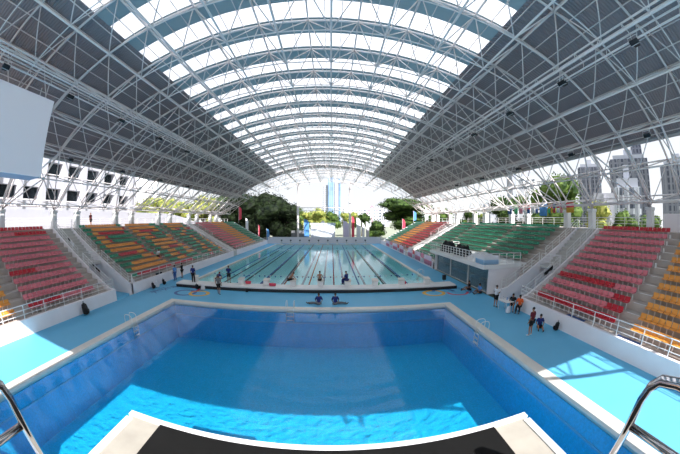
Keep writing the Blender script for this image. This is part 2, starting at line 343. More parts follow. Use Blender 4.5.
# ================================================================ ROOF
XC, RT = -1.6, 37.0
ZC = 19.17 - RT
def arc(s, r, y): a = s/RT; return (XC + r*math.sin(a), y, ZC + r*math.cos(a))
TY = [15.5 + 3.7*n for n in range(-6, 19)]      # arches
BY = [17.35 + 3.7*n for n in range(-6, 18)]
SK = 11.45; SE = 23.75; RO = RT + .28; RS = RT + .32
YA, YB = -3.85, 72.0
def sheet(s0, s1, y0, y1, r, m, name, label, th=.06, kind=True, n=None):
    n = n or max(1, int(abs(s1-s0)/1.6)); mb = MB(); vs = []; fs = []
    for i in range(n+1):
        s = s0 + (s1-s0)*i/n
        for (rr, yy) in ((r, y0), (r, y1), (r+th, y0), (r+th, y1)): vs.append(arc(s, rr, yy))
    for i in range(n):
        a = i*4; b = a+4; fs += [(a, a+1, b+1, b), (a+2, b+2, b+3, a+3), (a, b, b+2, a+2), (a+1, a+3, b+3, b+1)]
    fs += [(0, 2, 3, 1), (n*4, n*4+1, n*4+3, n*4+2)]
    mb.add(vs, fs); o = mb.build(name, m); 
    return struct(o, label)
sheet(-SE, -SK, YA, YB, RO, M['clad'], 'ceiling', 'dark grey ribbed roof sheets on the left')
sheet(SK, SE, YA, YB, RO, M['clad'], 'ceiling', 'dark grey ribbed roof sheets on the right')
sheet(-SE-.25, -SE, YA, YB, RO-.12, M['eave'], 'trim_1', 'pale eave gutter of the left roof edge', .3)
sheet(SE, SE+.25, YA, YB, RO-.12, M['eave'], 'trim_2', 'pale eave gutter of the right roof edge', .3)
for y in TY:
    if y > 66: break
    y0 = max(y - 1.85, YA)
    sheet(-SK, SK, y0, y, RS, M['sky'], 'skylight', 'white translucent skylight strip across the roof')
    sheet(-SK, SK, y, y+1.85, RO, M['clad2'], 'ceiling', 'blue grey roof strip between skylights')
sheet(-SK, SK, 67.3+1.85-.0, YB, RO, M['clad'], 'ceiling', 'dark roof strip at the far end')
# gable wall over the open near end
n = 48; vs = []; fs = []
for i in range(n+1):
    p = arc(-SE + 2*SE*i/n, RO+.05, YA); vs += [p, (p[0], p[1], min(p[2], 11.9))]
for i in range(n): fs.append((2*i, 2*i+1, 2*i+3, 2*i+2))
struct(MB().add(vs, fs).build('wall_front', M['clad']), 'metal gable above the open near end')
# space frame, one welded thing
frame = thing('roof_space_frame', (0, 0, 0), 'white tubular steel space frame carrying the arched roof over both pools', 'roof frame')
RB = RT - 2.3
ks = [i for i in range(-9, 10)]; SP = 3.2
def arcpath(s0, s1, r, y, rad, n=6, step=1.6):
    m = int(round((s1-s0)/step)); return MB().path([arc(s0 + (s1-s0)*i/m, r, y) for i in range(m+1)], rad, n)
for i, y in enumerate(TY):
    arcpath(-(9 if y < 71 else 5)*SP, (9 if y < 71 else 5)*SP, RT, y, .095, 8).build('upper_arch', M['steel'], frame, True)
for y in BY:
    arcpath(-(8.5 if y < 71 else 4.5)*SP, (8.5 if y < 71 else 4.5)*SP, RB, y, .045, 6).build('lower_arch', M['steel'], frame, True)
for k in ks:
    MB().path([arc(k*SP, RT, y) for y in (TY[0], TY[-1] if abs(k) < 6 else TY[21])], .06, 6).build('upper_chord', M['steel'], frame, True)
for k in range(-9, 9):
    MB().path([arc((k+.5)*SP, RB, y) for y in (BY[0], BY[-1] if abs(k+.5) < 5 else BY[20])], .06, 6).build('lower_chord', M['steel'], frame, True)
for yb in BY:
    mb = MB()
    for k in range(-9, 9):
        if yb > 70 and abs(k+.5) > 5: continue
        b = arc((k+.5)*SP, RB, yb)
        for kk in (k, k+1):
            for yy in (yb-1.85, yb+1.85): mb.tube(b, arc(kk*SP, RT, yy), .042, 5)
    mb.build('web_brace', M['steel'], frame, True)
# thin purlins under the sheets
for i in range(-22, 23):
    s = i*1.0667
    MB().tube(arc(s, RO-.1, YA), arc(s, RO-.1, YB), .035, 4).build('purlin', M['steel'], frame)
# catwalk rails along the lower chords that carry the floodlights
for s in (-4.5*SP, 4.5*SP):
    mb = MB()
    for ds, dr in ((-.35, 0), (.35, 0), (-.35, -.5), (.35, -.5)): mb.tube(arc(s+ds, RB+dr-.1, TY[0]), arc(s+ds, RB+dr-.1, 68), .05, 6)
    y = TY[0]
    while y < 68: mb.tube(arc(s-.35, RB-.1, y), arc(s+.35, RB-.1, y), .03, 4); mb.tube(arc(s-.35, RB-.1, y), arc(s-.35, RB-.6, y), .02, 4); mb.tube(arc(s+.35, RB-.1, y), arc(s+.35, RB-.6, y), .02, 4); y += 1.85
    mb.build('catwalk_rail', M['steel'], frame)
# pillars and their branching struts
PY = [7.4, 11.1, 18.45, 22.2, 29.6, 33.3, 40.7, 44.5, 51.9, 55.6, 62.8, 66.4]
for s_, nm in ((-1, 'left'), (1, 'right')):
    x = (-27.6 if s_ < 0 else 23.6)
    for j, y in enumerate(PY):
        mb = MB().box(x-.32, x+.32, y-.32, y+.32, ZG-.05, 7.6); mb.box(x-.38, x+.38, y-.38, y+.38, 7.35, 7.6)
        tag(bevel(mb.build('concrete_pillar', M['white']), .02, 1), f'square white concrete pillar on the {nm} gallery, {ORD[j]} from the near end', 'pillar', 'pillars carrying the roof')
        mb = MB(); t = (x, y, 7.6); yn = min(BY, key=lambda q: abs(q-y)); 
        odd = j % 2
        for (kk, dy) in ((7.5, 0), (6.5, 0), (7.5, 3.7 if odd else -3.7), (8.5, 0), (6.5, 3.7 if odd else -3.7)):
            mb.tube(t, arc(s_*kk*SP, RB, yn+dy), .06, 6)
        mb.ball((x, y, 7.62), .16, .16, .16, 8, 5)
        mb.build('branching_strut', M['steel'], frame, True)
    MB().tube((x, TY[0], 7.95), (x, 70, 7.95), .09, 6).build('eave_tie', M['steel'], frame, True)
# far end columns
for k, x in enumerate((-9.4, 5.0)):
    t = thing('steel_column', (x, 81.8, -.5), f'tall slender steel column at the far end, {"left" if k == 0 else "right"} of the skyscraper', 'column', 'far end columns')
    MB().tube((0, 0, 0), (0, 0, 17.5), .3, 12).build('shaft', M['steel'], t, True)
    mb = MB()
    for dx, dy in ((-4.6, -3.4), (4.2, -3.4), (-1.6, -3.4), (1.6, -3.4), (-3.2, 1), (3.2, 1)):
        xx = x+dx; zz = ZC + math.sqrt(RB*RB - (xx-XC)**2); mb.tube((0, 0, 17.4), (dx, dy, zz+.5), .12, 6)
    mb.build('branch', M['steel'], t, True)
t = thing('lattice_beam', (0, 81.8, 9), 'horizontal white lattice beam between the two far columns', 'beam')
mb = MB()
for z in (9.0, 9.9): mb.tube((-9.1, 0, z-9), (4.7, 0, z-9), .07, 6)
mb2 = MB(); n = 14
for i in range(n):
    a = -9.1 + 13.8*i/n; b = -9.1 + 13.8*(i+.5)/n; c_ = -9.1 + 13.8*(i+1)/n; mb2.tube((a, 0, 0), (b, 0, .9), .04, 4); mb2.tube((b, 0, .9), (c_, 0, 0), .04, 4)
mb.build('chord', M['steel'], t); mb2.build('lacing', M['steel'], t)
# floodlights under the catwalks
def floodlight():
    t = thing('floodlight', (0, 0, 0), 'x', 'floodlight', 'floodlights under the roof')
    mb = MB().box(-.38, .38, -.16, .16, -.3, .0, Matrix.Rotation(.5, 4, 'X')); bevel(mb.build('housing', M['blackp'], t), .04)
    MB().box(-.36, .36, -.17, .13, -.34, -.302, Matrix.Rotation(.5, 4, 'X')).build('lens', M['lampglass'], t)
    MB().path([(-.42, 0, -.12), (-.42, 0, .2), (.42, 0, .2), (.42, 0, -.12)], .025, 6).build('bracket', M['steel'], t)
    MB().box(-.25, .25, .25, .5, -.25, -.02).build('ballast_box', M['blackp'], t)
    t.scale = (.72,)*3
    return t
FL = floodlight(); first = True
for s_, nm in ((-1, 'left'), (1, 'right')):
    for j in range(7):
        y = 4.2 + 5.6*j; p = arc(s_*(4.5*SP+.1), RB-.85, y); lab = f'black floodlight under the {nm} side of the roof, {ORD[j]} along the catwalk'
        if first: FL.location = p; FL['label'] = lab; FL.rotation_euler = (0, 0, -s_*PI/2); first = False
        else: dup(FL, p, -s_*PI/2, lab)
    for j in range(5):
        y = 7.5 + 7.4*j; p = arc(s_*(6.5*SP), RB-.35, y); dup(FL, p, -s_*PI/2, f'small black floodlight low on the {nm} roof slope, {ORD[j]} from the platform')
# hanging white board on the left
t = thing('scoreboard', (-15, 5.4, 8.7), 'large blank white board hanging above the left deck', 'board')
MB().box(-1.6, 0, -3.4, 3.35, 0, 4.1).build('casing', M['boardu'], t)
bevel(MB().box(0, .08, -3.45, 3.4, .0, 4.15).build('face_panel', M['board'], t), .02)
for y in (-2.8, 2.8):
    for x in (-1.3, -.3): MB().tube((x, y, 4.1), (x, y, 5.2), .04, 6).build('hanger', M['steel'], t)
# ================================================================ POOL FITTINGS
t = thing('starting_bulkhead', (0, 0, 0), 'long white raised starting deck with black front across the near end of the racing pool', 'starting deck')
bevel(MB().box(-15.3, 11.6, 25.35, 26.9, .1, .40).build('deck_slab', M['white'], t), .03)
MB().box(-15.25, 11.7, 25.28, 25.42, 0, .27).build('black_skirt', M['blackp'], t)
def start_block():
    t = thing('starting_block', (0, 0, .40), 'x', 'starting block', 'near starting blocks')
    pr = [(-.3, 0), (.25, 0), (.3, .42), (.34, .5), (-.28, .42)]
    bevel(MB().prism([(a, b) for a, b in pr], 'x', -.26, .26).build('pedestal', M['white'], t), .03)
    bevel(MB().add([(-.3, -.32, .44), (.3, -.32, .44), (.3, .42, .54), (-.3, .42, .54), (-.3, -.32, .5), (.3, -.32, .5), (.3, .42, .6), (-.3, .42, .6)], [(0,3,2,1),(4,5,6,7),(0,1,5,4),(1,2,6,5),(2,3,7,6),(3,0,4,7)]).build('platform', M['coping'], t), .01)
    MB().path([(-.2, .3, .1), (-.2, .42, .25), (.2, .42, .25), (.2, .3, .1)], .018, 6).build('hand_grip', M['steel'], t)
    return t
SB = start_block()
for k in range(10):
    x = RL + 1.25 + 2.5*k; lab = f'white starting block on the near deck, {ORD[k]} from the left'
    if k == 0: SB.location = (x, 26.45, .40); SB['label'] = lab
    else: dup(SB, (x, 26.45, .40), 0, lab)
for k in range(10):
    x = RL + 1.25 + 2.5*k
    o = dup(SB, (x, 78.25, 0), PI, f'distant starting block at the far end of the pool, {ORD[k]} from the left', 'far starting blocks')
for k in range(10):
    x = RL + 1.25 + 2.5*k
    t = thing('lane_number_post', (x, 78.9, 0), f'small dark lane post against the far wall, {ORD[k]} from the left', 'lane post', 'far lane posts')
    MB().box(-.18, .18, -.18, .18, 0, .5).build('stand', M['blackp'], t); MB().box(-.2, .2, -.2, .2, .85, 1.15).build('marker', M['dark'], t); MB().tube((0, 0, .5), (0, 0, .86), .05, 6).build('stem', M['blackp'], t)
rc = [('navy', M['blue']), ('navy', M['blue']), ('navy', M['blue']), ('brown red', mat('rope_brown', (.25, .06, .03), .5)), ('rust orange', mat('rope_rust', (.45, .14, .05), .5)), ('dark red', mat('rope_red', (.28, .01, .03), .5)),
      ('navy', M['blue']), ('dark green', mat('rope_green', (.01, .10, .07), .5)), ('navy', M['blue'])]
for k in range(1, 10):
    x = RL + 2.5*k; cn, mm = rc[k-1]
    t = thing('lane_rope', (x, RY0, -.05), f'{cn} floating lane rope in the racing pool, {ORD[k-1]} from the left', 'lane rope', 'lane ropes')
    MB().path([(0, .1, 0), (.01, 12, .0), (0, 25, 0), (-.01, 38, 0), (0, 50.6, 0)], .055, 8).build('rope', mm, t, True)
    mb = MB()
    for j in range(60): mb.tube((0, .5 + .82*j, 0), (0, .62 + .82*j, 0), .075, 7)
    tagk = mb.build('float_disc', mm, t, True); tagk['kind'] = 'stuff'
t = thing('pennant_line', (0, 32.3, 0), 'low line of small blue and white pennants across the racing pool', 'pennant line')
MB().path([(RL, 0, .30), (RL+12.5, 0, .14), (RR, 0, .30)], .012, 5).build('cord', M['white'], t)
for j in range(40):
    x = RL + .4 + j*.62; z = .14 + .16*((x-RL-12.5)/12.5)**2
    MB().add([(x-.1, 0, z), (x+.1, 0, z), (x, 0, z-.2), (x-.1, .012, z), (x+.1, .012, z), (x, .012, z-.2)], [(0,2,1),(3,4,5),(0,1,4,3),(1,2,5,4),(2,0,3,5)]).build('pennant', M['blue'] if j % 3 else M['cwhite'], t)
# ladders
def ladder(loc, rz, label):
    t = thing('pool_ladder', loc, label, 'ladder', 'pool ladders', rz)
    for s in (-.27, .27):
        MB().path([(s, -.5, 0), (s, -.5, .38), (s, -.44, .50), (s, -.3, .55), (s, -.02, .54), (s, .12, .44), (s, .16, .2), (s, .16, -1.0)], .02, 8).build('handrail', M['white'], t, True)
    for z in (-.25, -.55, -.85): MB().box(-.27, .27, .1, .22, z-.02, z+.02).build('step', M['white'], t)
ladder((DR+.05, 14.6, .07), PI/2, 'white pool ladder on the right edge of the diving pool')
ladder((DL-.05, 14.4, .07), -PI/2, 'white pool ladder on the left edge of the diving pool')
ladder((-3.0, DY1+.05, .07), PI, 'white pool ladder at the middle of the far edge of the diving pool')
ladder((RR+.15, 33.5, .03), PI/2, 'small white ladder on the right side of the racing pool')
# painted deck markings: interlaced rings and brush characters
def ring(x, y, r, a0, a1, m, label, z=.004, w=.16):
    n = 40; vs = []; fs = []
    for i in range(n+1):
        a = a0 + (a1-a0)*i/n
        for rr in (r-w, r+w): vs += [(x + rr*math.cos(a), y + rr*math.sin(a), .001), (x + rr*math.cos(a), y + rr*math.sin(a), z)]
    for i in range(n): b = 4*i; fs += [(b+1, b+3, b+7, b+5), (b, b+1, b+5, b+4), (b+2, b+6, b+7, b+3)]
    o = MB().add(vs, fs).build('painted_ring', m); return tag(o, label, 'painted ring', 'rings painted on the deck')
ring(-13.15, 23.35, .95, 0, 2*PI, M['blue'], 'dark blue painted ring on the deck left of the yellow ring')
ring(-11.75, 23.45, .85, 0, 2*PI, M['yellow'], 'yellow painted ring on the left part of the deck', .006)
ring(-13.1, 24.55, .75, -1.2, 1.9, M['redp'], 'red painted arc on the left part of the deck', .008, .13)
ring(8.95, 24.2, .9, 0, 2*PI, M['yellow'], 'yellow painted ring on the right part of the deck', .006)
ring(10.0, 24.5, .95, -.2, 2.9, M['blue'], 'dark blue painted arc beside the yellow ring on the right', .008)
ring(11.15, 23.9, .95, PI*.95, PI*1.95, M['redp'], 'red painted arc on the deck in front of the glass booth', .01, .12)
def glyph(cx, cy, k, label, sc=1):
    rnd = random.Random(k); mb = MB()
    st = [((-.5, .3), (.5, .35)), ((-.45, -.1), (.45, -.05)), ((0, .55), (-.05, -.55)), ((-.05, 0), (-.5, -.5)), ((.05, 0), (.5, -.5)), ((-.3, .5), (-.4, .1))]
    for (a, b) in st[:4+k % 3]:
        a = Vector((cx + sc*(a[0] + rnd.uniform(-.1, .1)), cy + sc*(a[1] + rnd.uniform(-.1, .1)), .001)); b = Vector((cx + sc*b[0], cy + sc*b[1], .001)); d = (b-a).normalized(); nrm = Vector((-d.y, d.x, 0)) * .06*sc
        z = Vector((0, 0, .005)); mb.add([a-nrm, a+nrm, b+nrm*.6, b-nrm*.6, a-nrm+z, a+nrm+z, b+nrm*.6+z, b-nrm*.6+z], [(0,3,2,1),(4,5,6,7),(0,1,5,4),(1,2,6,5),(2,3,7,6),(3,0,4,7)])
    return tag(mb.build('painted_character', M['blue']), label, 'painted character', 'brush characters on the deck')
glyph(-16.2, 22.6, 1, 'dark blue brush character painted on the left deck, the nearest', 1.1); glyph(-15.9, 23.9, 2, 'dark blue brush character painted on the left deck, the middle one', 1.1); glyph(-15.3, 25.1, 3, 'dark blue brush character painted on the left deck, the farthest', 1.0)
glyph(11.6, 26.0, 2, 'dark blue brush character painted before the booth, the farthest', 1.1); glyph(12.2, 24.8, 3, 'dark blue brush character painted before the booth, the middle one', 1.1); glyph(12.5, 23.6, 4, 'dark blue brush character painted before the booth, the nearest', 1.0)
# ================================================================ DIVING PLATFORM
t = thing('diving_platform', (-.06, 0, 0), 'white high diving platform with a black rubber mat seen from its top', 'diving platform')
bevel(MB().box(-1.5, 1.5, -5.5, 1.464, 4.64, 4.895).build('slab', M['terrazzo'], t), .015)
MB().box(-1.53, 1.53, 1.43, 1.49, 4.62, 4.905).build('front_edging', M['white'], t)
for s in (-1, 1): MB().box(min(s*1.47, s*1.53), max(s*1.47, s*1.53), -5.5, 1.40, 4.62, 4.905).build('side_edging', M['white'], t)
o = MB().box(-1.2, 1.2, -5.2, 1.425, 4.895, 4.915).build('mat', M['black'], t); o['label'] = 'black rubber non-slip mat'
MB().box(-.7, .7, -5.5, -3.6, 0, 4.64).build('pylon', M['white'], t)
def guard(s, nm):
    t = thing('handrail', (s*1.47 - .06, 0, 4.905), f'polished steel tube handrail on the {nm} side of the diving platform', 'handrail', 'platform handrails')
    yf = .40 if s < 0 else .47
    o = MB().path([(0, yf, 0), (0, yf, .66), (0, yf-.025, .74), (0, yf-.08, .79), (0, yf-.2, .81), (0, -.6, .81), (0, -2.5, .81), (0, -4.9, .81)], .03, 14).build('top_rail', M['chrome'], t, True)
    MB().path([(0, yf, .5), (0, -1, .5), (0, -4.9, .5)], .023, 12).build('middle_rail', M['chrome'], t, True)
    for y in (-1.2, -3, -4.8): MB().tube((0, y, 0), (0, y, .81), .022, 12).build('post', M['chrome'], t, True)
guard(-1, 'left'); guard(1, 'right')
# ================================================================ RAILINGS
def railing(pts, h, label, bars=(1.0, .66, .33), step=1.95, r=.028, post_r=.032):
    """railing along a polyline of base points, posts vertical"""
    P = [Vector(p) for p in pts]; o0 = P[0].copy(); t = thing('railing', o0, label, 'railing', 'white tube railings')
    for b in bars:
        MB().path([p - o0 + Vector((0, 0, h*b)) for p in P], r if b == 1.0 else r*.75, 6).build('rail', M['white'], t, True)
    for a, b in zip(P, P[1:]):
        n = max(1, int(round((b-a).length/step)))
        for i in range(n+1):
            if i == 0 and a is not P[0]: continue
            p = a + (b-a)*i/n - o0; MB().tube(p, p + Vector((0, 0, h)), post_r, 6).build('post', M['white'], t)
for s_, nm in ((-1, 'left'), (1, 'right')):
    x = sx(s_, .1); zt = Z0+.16; g0, g1 = GAP[s_]
    railing([(x, -1.75, zt), (x, g0-.15, zt)], .82, f'white tube railing on the front wall of the near {nm} stand')
    railing([(x, g1+.1 if s_ < 0 else 37.2, zt), (x, 50.3, zt)], .82, f'white tube railing on the front wall of the middle {nm} stand', step=1.6)
    railing([(x, 52.5, zt), (x, 79.4, zt)], .82, f'white tube railing on the front wall of the far {nm} stand', step=1.6)
    for y, wh in ((g0-.1, 'near side of the stairs gap'), (g1+.1, 'far side of the stairs gap')):
        a = (sx(s_, .15), y, Z0+.18); b = (sx(s_, D0), y, Z0+.2); c = (sx(s_, 4.25), y, Z0+.2+(ZG-Z0-.08)*(4.25-D0)/(TR*NR)); d = (sx(s_, D0+TR*NR-.1), y, ZG+.1)
        railing([a, b, c], .8, f'sloping white railing below the landing, {wh}, {nm} stand', step=1.1)
        c2 = (sx(s_, 5.0), y, Z0+.2+(ZG-Z0-.08)*(5.0-D0)/(TR*NR)); railing([c2, d], .8, f'sloping white railing above the landing, {wh}, {nm} stand', step=1.1)
    railing([(sx(s_, 4.35), g0+.1, 2.75), (sx(s_, 4.35), g1-.1, 2.75)], .95, f'short white railing across the landing between the {nm} stands', step=1.2)
    railing([(sx(s_, 5), 52.5, Z0+.2+5.0*(5-D0)/9.1), (sx(s_, D0+TR*NR-.1), 52.5, ZG+.1)], .8, f'distant sloping railing of the far {nm} stand')
    xg = sx(s_, D0+TR*NR+1.9)
    railing([(xg, -.5 if s_ < 0 else 10.6, ZG), (xg, 50, ZG)], 1.05, f'long white railing along the {nm} gallery', bars=(1.0, .75, .5, .25), step=2.2)
    railing([(xg, 53, ZG), (xg, 79, ZG)], 1.05, f'distant white railing along the far {nm} gallery', bars=(1.0, .5), step=2.6)
# white painted nosing along the right aisle steps
for i in range(2, NR):
    x = XR + D0 + TR*i
    tag(MB().box(x+.02, x+.1, 7.35, 8.4, Z0+RI*i+.001, Z0+RI*i+.02).build('step_nosing', M['white']), f'white painted aisle step edge in the right stand, {ORD[i-2]} from the bottom', 'step edge', 'painted aisle step edges')
for i in range(7, NR):
    x = XR + D0 + TR*i
    tag(MB().box(x-.1, x+.06, 8.3, 8.42, Z0+RI*i, Z0+RI*i+.28).build('aisle_kerb', M['white']), f'small white kerb at the end of a red seat row, {ORD[i-7]} up the right aisle', 'kerb', 'aisle kerbs')
# ================================================================ SEATS
def seat_mb(part=None):
    pan = [(-.20, .47), (-.17, .445), (.08, .455), (.14, .44), (.155, .47), (.08, .49), (-.15, .48)]
    back = [(-.20, .455), (-.15, .48), (-.20, .62), (-.225, .725), (-.255, .725), (-.245, .62)]
    mbs = {}
    w = .215
    a = MB().prism(pan[::-1], 'y', -w, w); a.box(-.15, .12, -w, -w+.03, .47, .51); a.box(-.15, .12, w-.03, w, .47, .51)
    b = MB().prism(back[::-1], 'y', -w, w)
    c = MB().box(-.2, -.12, -.03, .03, 0, .455); c.box(-.2, .1, -.025, .025, .41, .445)
    return a, b, c
COLS = {'R': ('deep red', M['red']), 'P': ('faded red', M['pink']), 'O': ('orange', M['orange']), 'G': ('green', M['green'])}
a, b, c = seat_mb(); SM = {k: (a.mesh('seat_pan', m, False), b.mesh('backrest', m, False)) for k, (n_, m) in COLS.items()}; SMc = c.mesh('bracket', M['steel'])
seats = []      # (distance, side, row, index, y, colour, block)
def put(side, row, j, y, col, blk, aisle):
    x = sx(side, .90 + TR*row); z = Z0 + RI*row; seats.append((math.dist((x, y, z), (0, 0, 6.4)), side, row, j, x, y, z, col, blk, aisle))
for row in range(NR):
    for j in range(16):                                  # right near, red
        k = 'R' if row in (0, 11) or (row == 3 and j > 3) or (row in (1, 2) and j < 3) else 'P'
        put(1, row, j, 8.55 + .485*(j+.5), k, 'near right stand', 'orange block')
    for j in range(14): put(1, row, j, 7.15 - .485*(j+.5), 'O', 'near right stand', 'middle aisle')
    for j in range(15):
        k = 'R' if (row == 10 and j > 5) or (row == 4 and j < 6) or (row == 0 and j < 7) or (row == 11) else 'P'
        put(-1, row, j, 9.2 + .485*(j+.5), k, 'near left stand', 'orange block')
    for j in range(10): put(-1, row, j, 7.8 - .485*(j+.5), 'O', 'near left stand', 'middle aisle')
    for (y0, n) in ((22.7, 15), (31.1, 21), (42.7, 12)):  # right middle, green
        for j in range(n):
            y = y0 + .49*(j+.5)
            if row < 4 and y < 37.6: continue
            put(1, row, j, y, 'G', 'middle right stand', '')
    for (y0, n, k) in ((54, 16, 'P'), (62.2, 16, 'O'), (70.6, 16, 'G')):
        for j in range(n):
            for s_ in (-1, 1): put(s_, row, j, y0 + .49*(j+.5), 'R' if (k == 'P' and s_ > 0) else k, 'far stand', '')
PAT = [
 ["GGRRRRRRRRRRRRRR","GGOOOOOOOOOOOOOO","GGGGOOOOOOOOOOOR","GGGGGGGGGGOOOORG","GGGRRRRRRROOORGG","GGOOOOOOOOOOOORG","GGOOOOOOOOOOORGG","GGOOORGGGGGGGGGG","GGOOORGGGGGGGGGG","GGOORRRRRRRRRRGG","GGGOOOOOOOOOOOOR","GGOOOOOOOOOOOOGG"],
 ["RRRRRRRRRRGGGGGG","GGGGOOOORGGGGGGG","GGGOOOORGGGGOOOO","GGGGOOOOGGGGGOOO","GGGOOOORRRRROOOR","GGOOOOOOOOOOOORG","GGGOOOOOOOOOOORG","GGOOOORGGGGGGOOO","OOOOOORGGGGGGRGG","OOORRRRRRROOOGGG","OOOOOOOOOOOOOGGG","OOOOOOOOOOOOGGGG"],
 ["GGGRRRGGGGGGOOGG","GGGGGOORGGGGGGOO","GGGGOOORGGGGGOOG","GGGGGGOOOGGGGGOO","GGGGGGOORGGGGGOO","GGGGGGGOOGGGGGOG","GGGGGGGOORGGGGGO","GGGOOORGGGGGGGGG","GGGGGGGOORGGGGGG","GGOOORRRGGGOORRR","GGOOOOOOOOOOOGGG","GGOOOOOOOOOOOOGG"]]
for sec, y0 in enumerate((22.15, 31.1, 40.5)):
    for row in range(NR):
        for j in range(16):
            k = PAT[sec][row][j]; put(-1, row, j, y0 + .5*(j+.5), k, 'middle left stand', '')
def inview(x, y, z):
    v = Vector((x, y, z-6.374)).normalized(); u = Vector((v.x*math.cos(.0278) - v.y*math.sin(.0278), v.x*math.sin(.0278) + v.y*math.cos(.0278), v.z))
    th = math.acos(max(-1, min(1, u.y*math.cos(.0229) - u.z*math.sin(.0229)))); R = 592*math.sin(th/2); q = math.hypot(u.x, u.z + u.y*.0229); return abs(R*u.x/q) < 338 and abs(R*(u.z+.0229*u.y)/q) < 225
seats.sort(key=lambda s: s[0])
near = [s for s in seats if inview(s[4], s[5], s[6]+.5)][:300]
nset = {id(s) for s in near}
for s in near:
    d, side, row, j, x, y, z, k, blk, ais = s
    t = bpy.data.objects.new('stadium_seat', None); t.empty_display_size = .1; COL.objects.link(t); t.location = (x, y, z); t.rotation_euler = (0, 0, 0 if side < 0 else PI)
    end = 'the aisle'
    tag(t, f'{COLS[k][0]} plastic seat, {ORD[j]} from the aisle in the {ORD[row]} row up, {blk}', 'seat', 'plastic stadium seats')
    link('seat_pan', SM[k][0], t); link('backrest', SM[k][1], t); link('bracket', SMc, t)
mb = MB(); ix = {'R': 0, 'P': 1, 'O': 2, 'G': 3}
A, B, _c = seat_mb()
for s in seats:
    if id(s) in nset: continue
    d, side, row, j, x, y, z, k, blk, ais = s; mb.mi = ix[k]
    for q in (A, B): mb.add([(x - side*v[0], y - side*v[1], z + v[2]) for v in q.v], q.f)
tag(mb.build('stadium_seat_rows', [M['red'], M['pink'], M['orange'], M['green']]), 'rows of distant red, orange and green plastic seats in the stands', 'seats', 'plastic stadium seats', 'stuff')
# ================================================================ GLASS BOOTH
t = thing('control_booth', (13.4, 22.2, 0), 'low white booth with dark glass front in the right stand', 'booth')
L_ = 14.3
MB().box(0, 4.0, 0, .2, 0, 2.25).build('end_wall', M['wall'], t); MB().box(.0, 4.0, L_-.2, L_, 0, 2.25).build('end_wall', M['wall'], t)
MB().box(2.4, 2.6, .2, L_-.2, 0, 2.25).build('rear_wall', M['kiosk'], t)
bevel(MB().box(-.7, 4.2, -.15, L_+.15, 2.25, 2.62).build('roof_slab', M['white'], t), .02)
MB().box(.25, 2.4, .2, L_-.2, 0, .03).build('inner_floor', M['wall'], t)
for y in (.25, 4.6, 9.3, 13.9): MB().box(.2, .36, y, y+.2, 0, 2.25).build('mullion', M['frame'], t)
for (a_, b_) in ((.45, 4.6), (4.8, 9.3), (9.5, 13.9)):
    MB().box(.26, .285, a_, b_, .05, 2.2).build('glass_pane', M['glass'], t)
MB().box(.2, .36, .2, L_-.2, 0, .06).build('sill', M['frame'], t)
for y in (1.5, 3.2, 6.0, 7.6, 10.8, 12.3):
    d = thing('desk', (14.6, 22.2+y, .03), f'pale desk inside the glass booth, {ORD[[1.5,3.2,6.0,7.6,10.8,12.3].index(y)]} from the near end', 'desk', 'desks in the booth')
    MB().box(-.3, .3, -.6, .6, .7, .74).build('desk_top', M['white'], d)
    for q in ((-.26, -.55), (.26, -.55), (-.26, .55), (.26, .55)): MB().tube((q[0], q[1], 0), (q[0], q[1], .7), .02, 6).build('leg', M['steel'], d)
railing([(16.9, 22.2, 2.62), (12.8, 22.2, 2.62), (12.8, 36.5, 2.62), (16.9, 36.5, 2.62)], .95, 'white balcony railing on top of the glass booth', bars=(1.0, .72, .44, .12), step=.75, r=.03, post_r=.04)
# things on the balcony
def tarp(x, y, lx, ly, h, label, m, rz=0):
    mb = MB(); n = 8; vs = []; fs = []; rnd = random.Random(int(y*10))
    for i in range(n+1):
        for j in range(n+1):
            u = i/n; v = j/n; e_ = min(u, 1-u, v, 1-v)*4; vs.append((lx*(u-.5), ly*(v-.5), h*min(1, e_)*(.8 + rnd.random()*.3)))
    for i in range(n):
        for j in range(n): a = i*(n+1)+j; fs.append((a, a+n+1, a+n+2, a+1))
    vs += [(-lx/2, -ly/2, 0), (lx/2, -ly/2, 0), (lx/2, ly/2, 0), (-lx/2, ly/2, 0)]; k = (n+1)**2; fs.append((k, k+3, k+2, k+1))
    o = mb.add(vs, fs).build('covered_stack', m, None, False); o.location = (x, y, 2.62); o.rotation_euler.z = rz; return tag(o, label, 'covered stack', 'covered equipment on the booth balcony')
tarp(14.2, 33.6, 1.4, 3.4, 1.25, 'black cover over equipment at the far end of the booth balcony', M['cblack']); tarp(14.3, 29.8, 1.3, 3.2, 1.1, 'black cover over equipment in the middle of the booth balcony', M['cblack'])
tarp(15.0, 26.2, 1.6, 4.4, .6, 'pale sheet covering tables at the near end of the booth balcony', M['cwhite'])
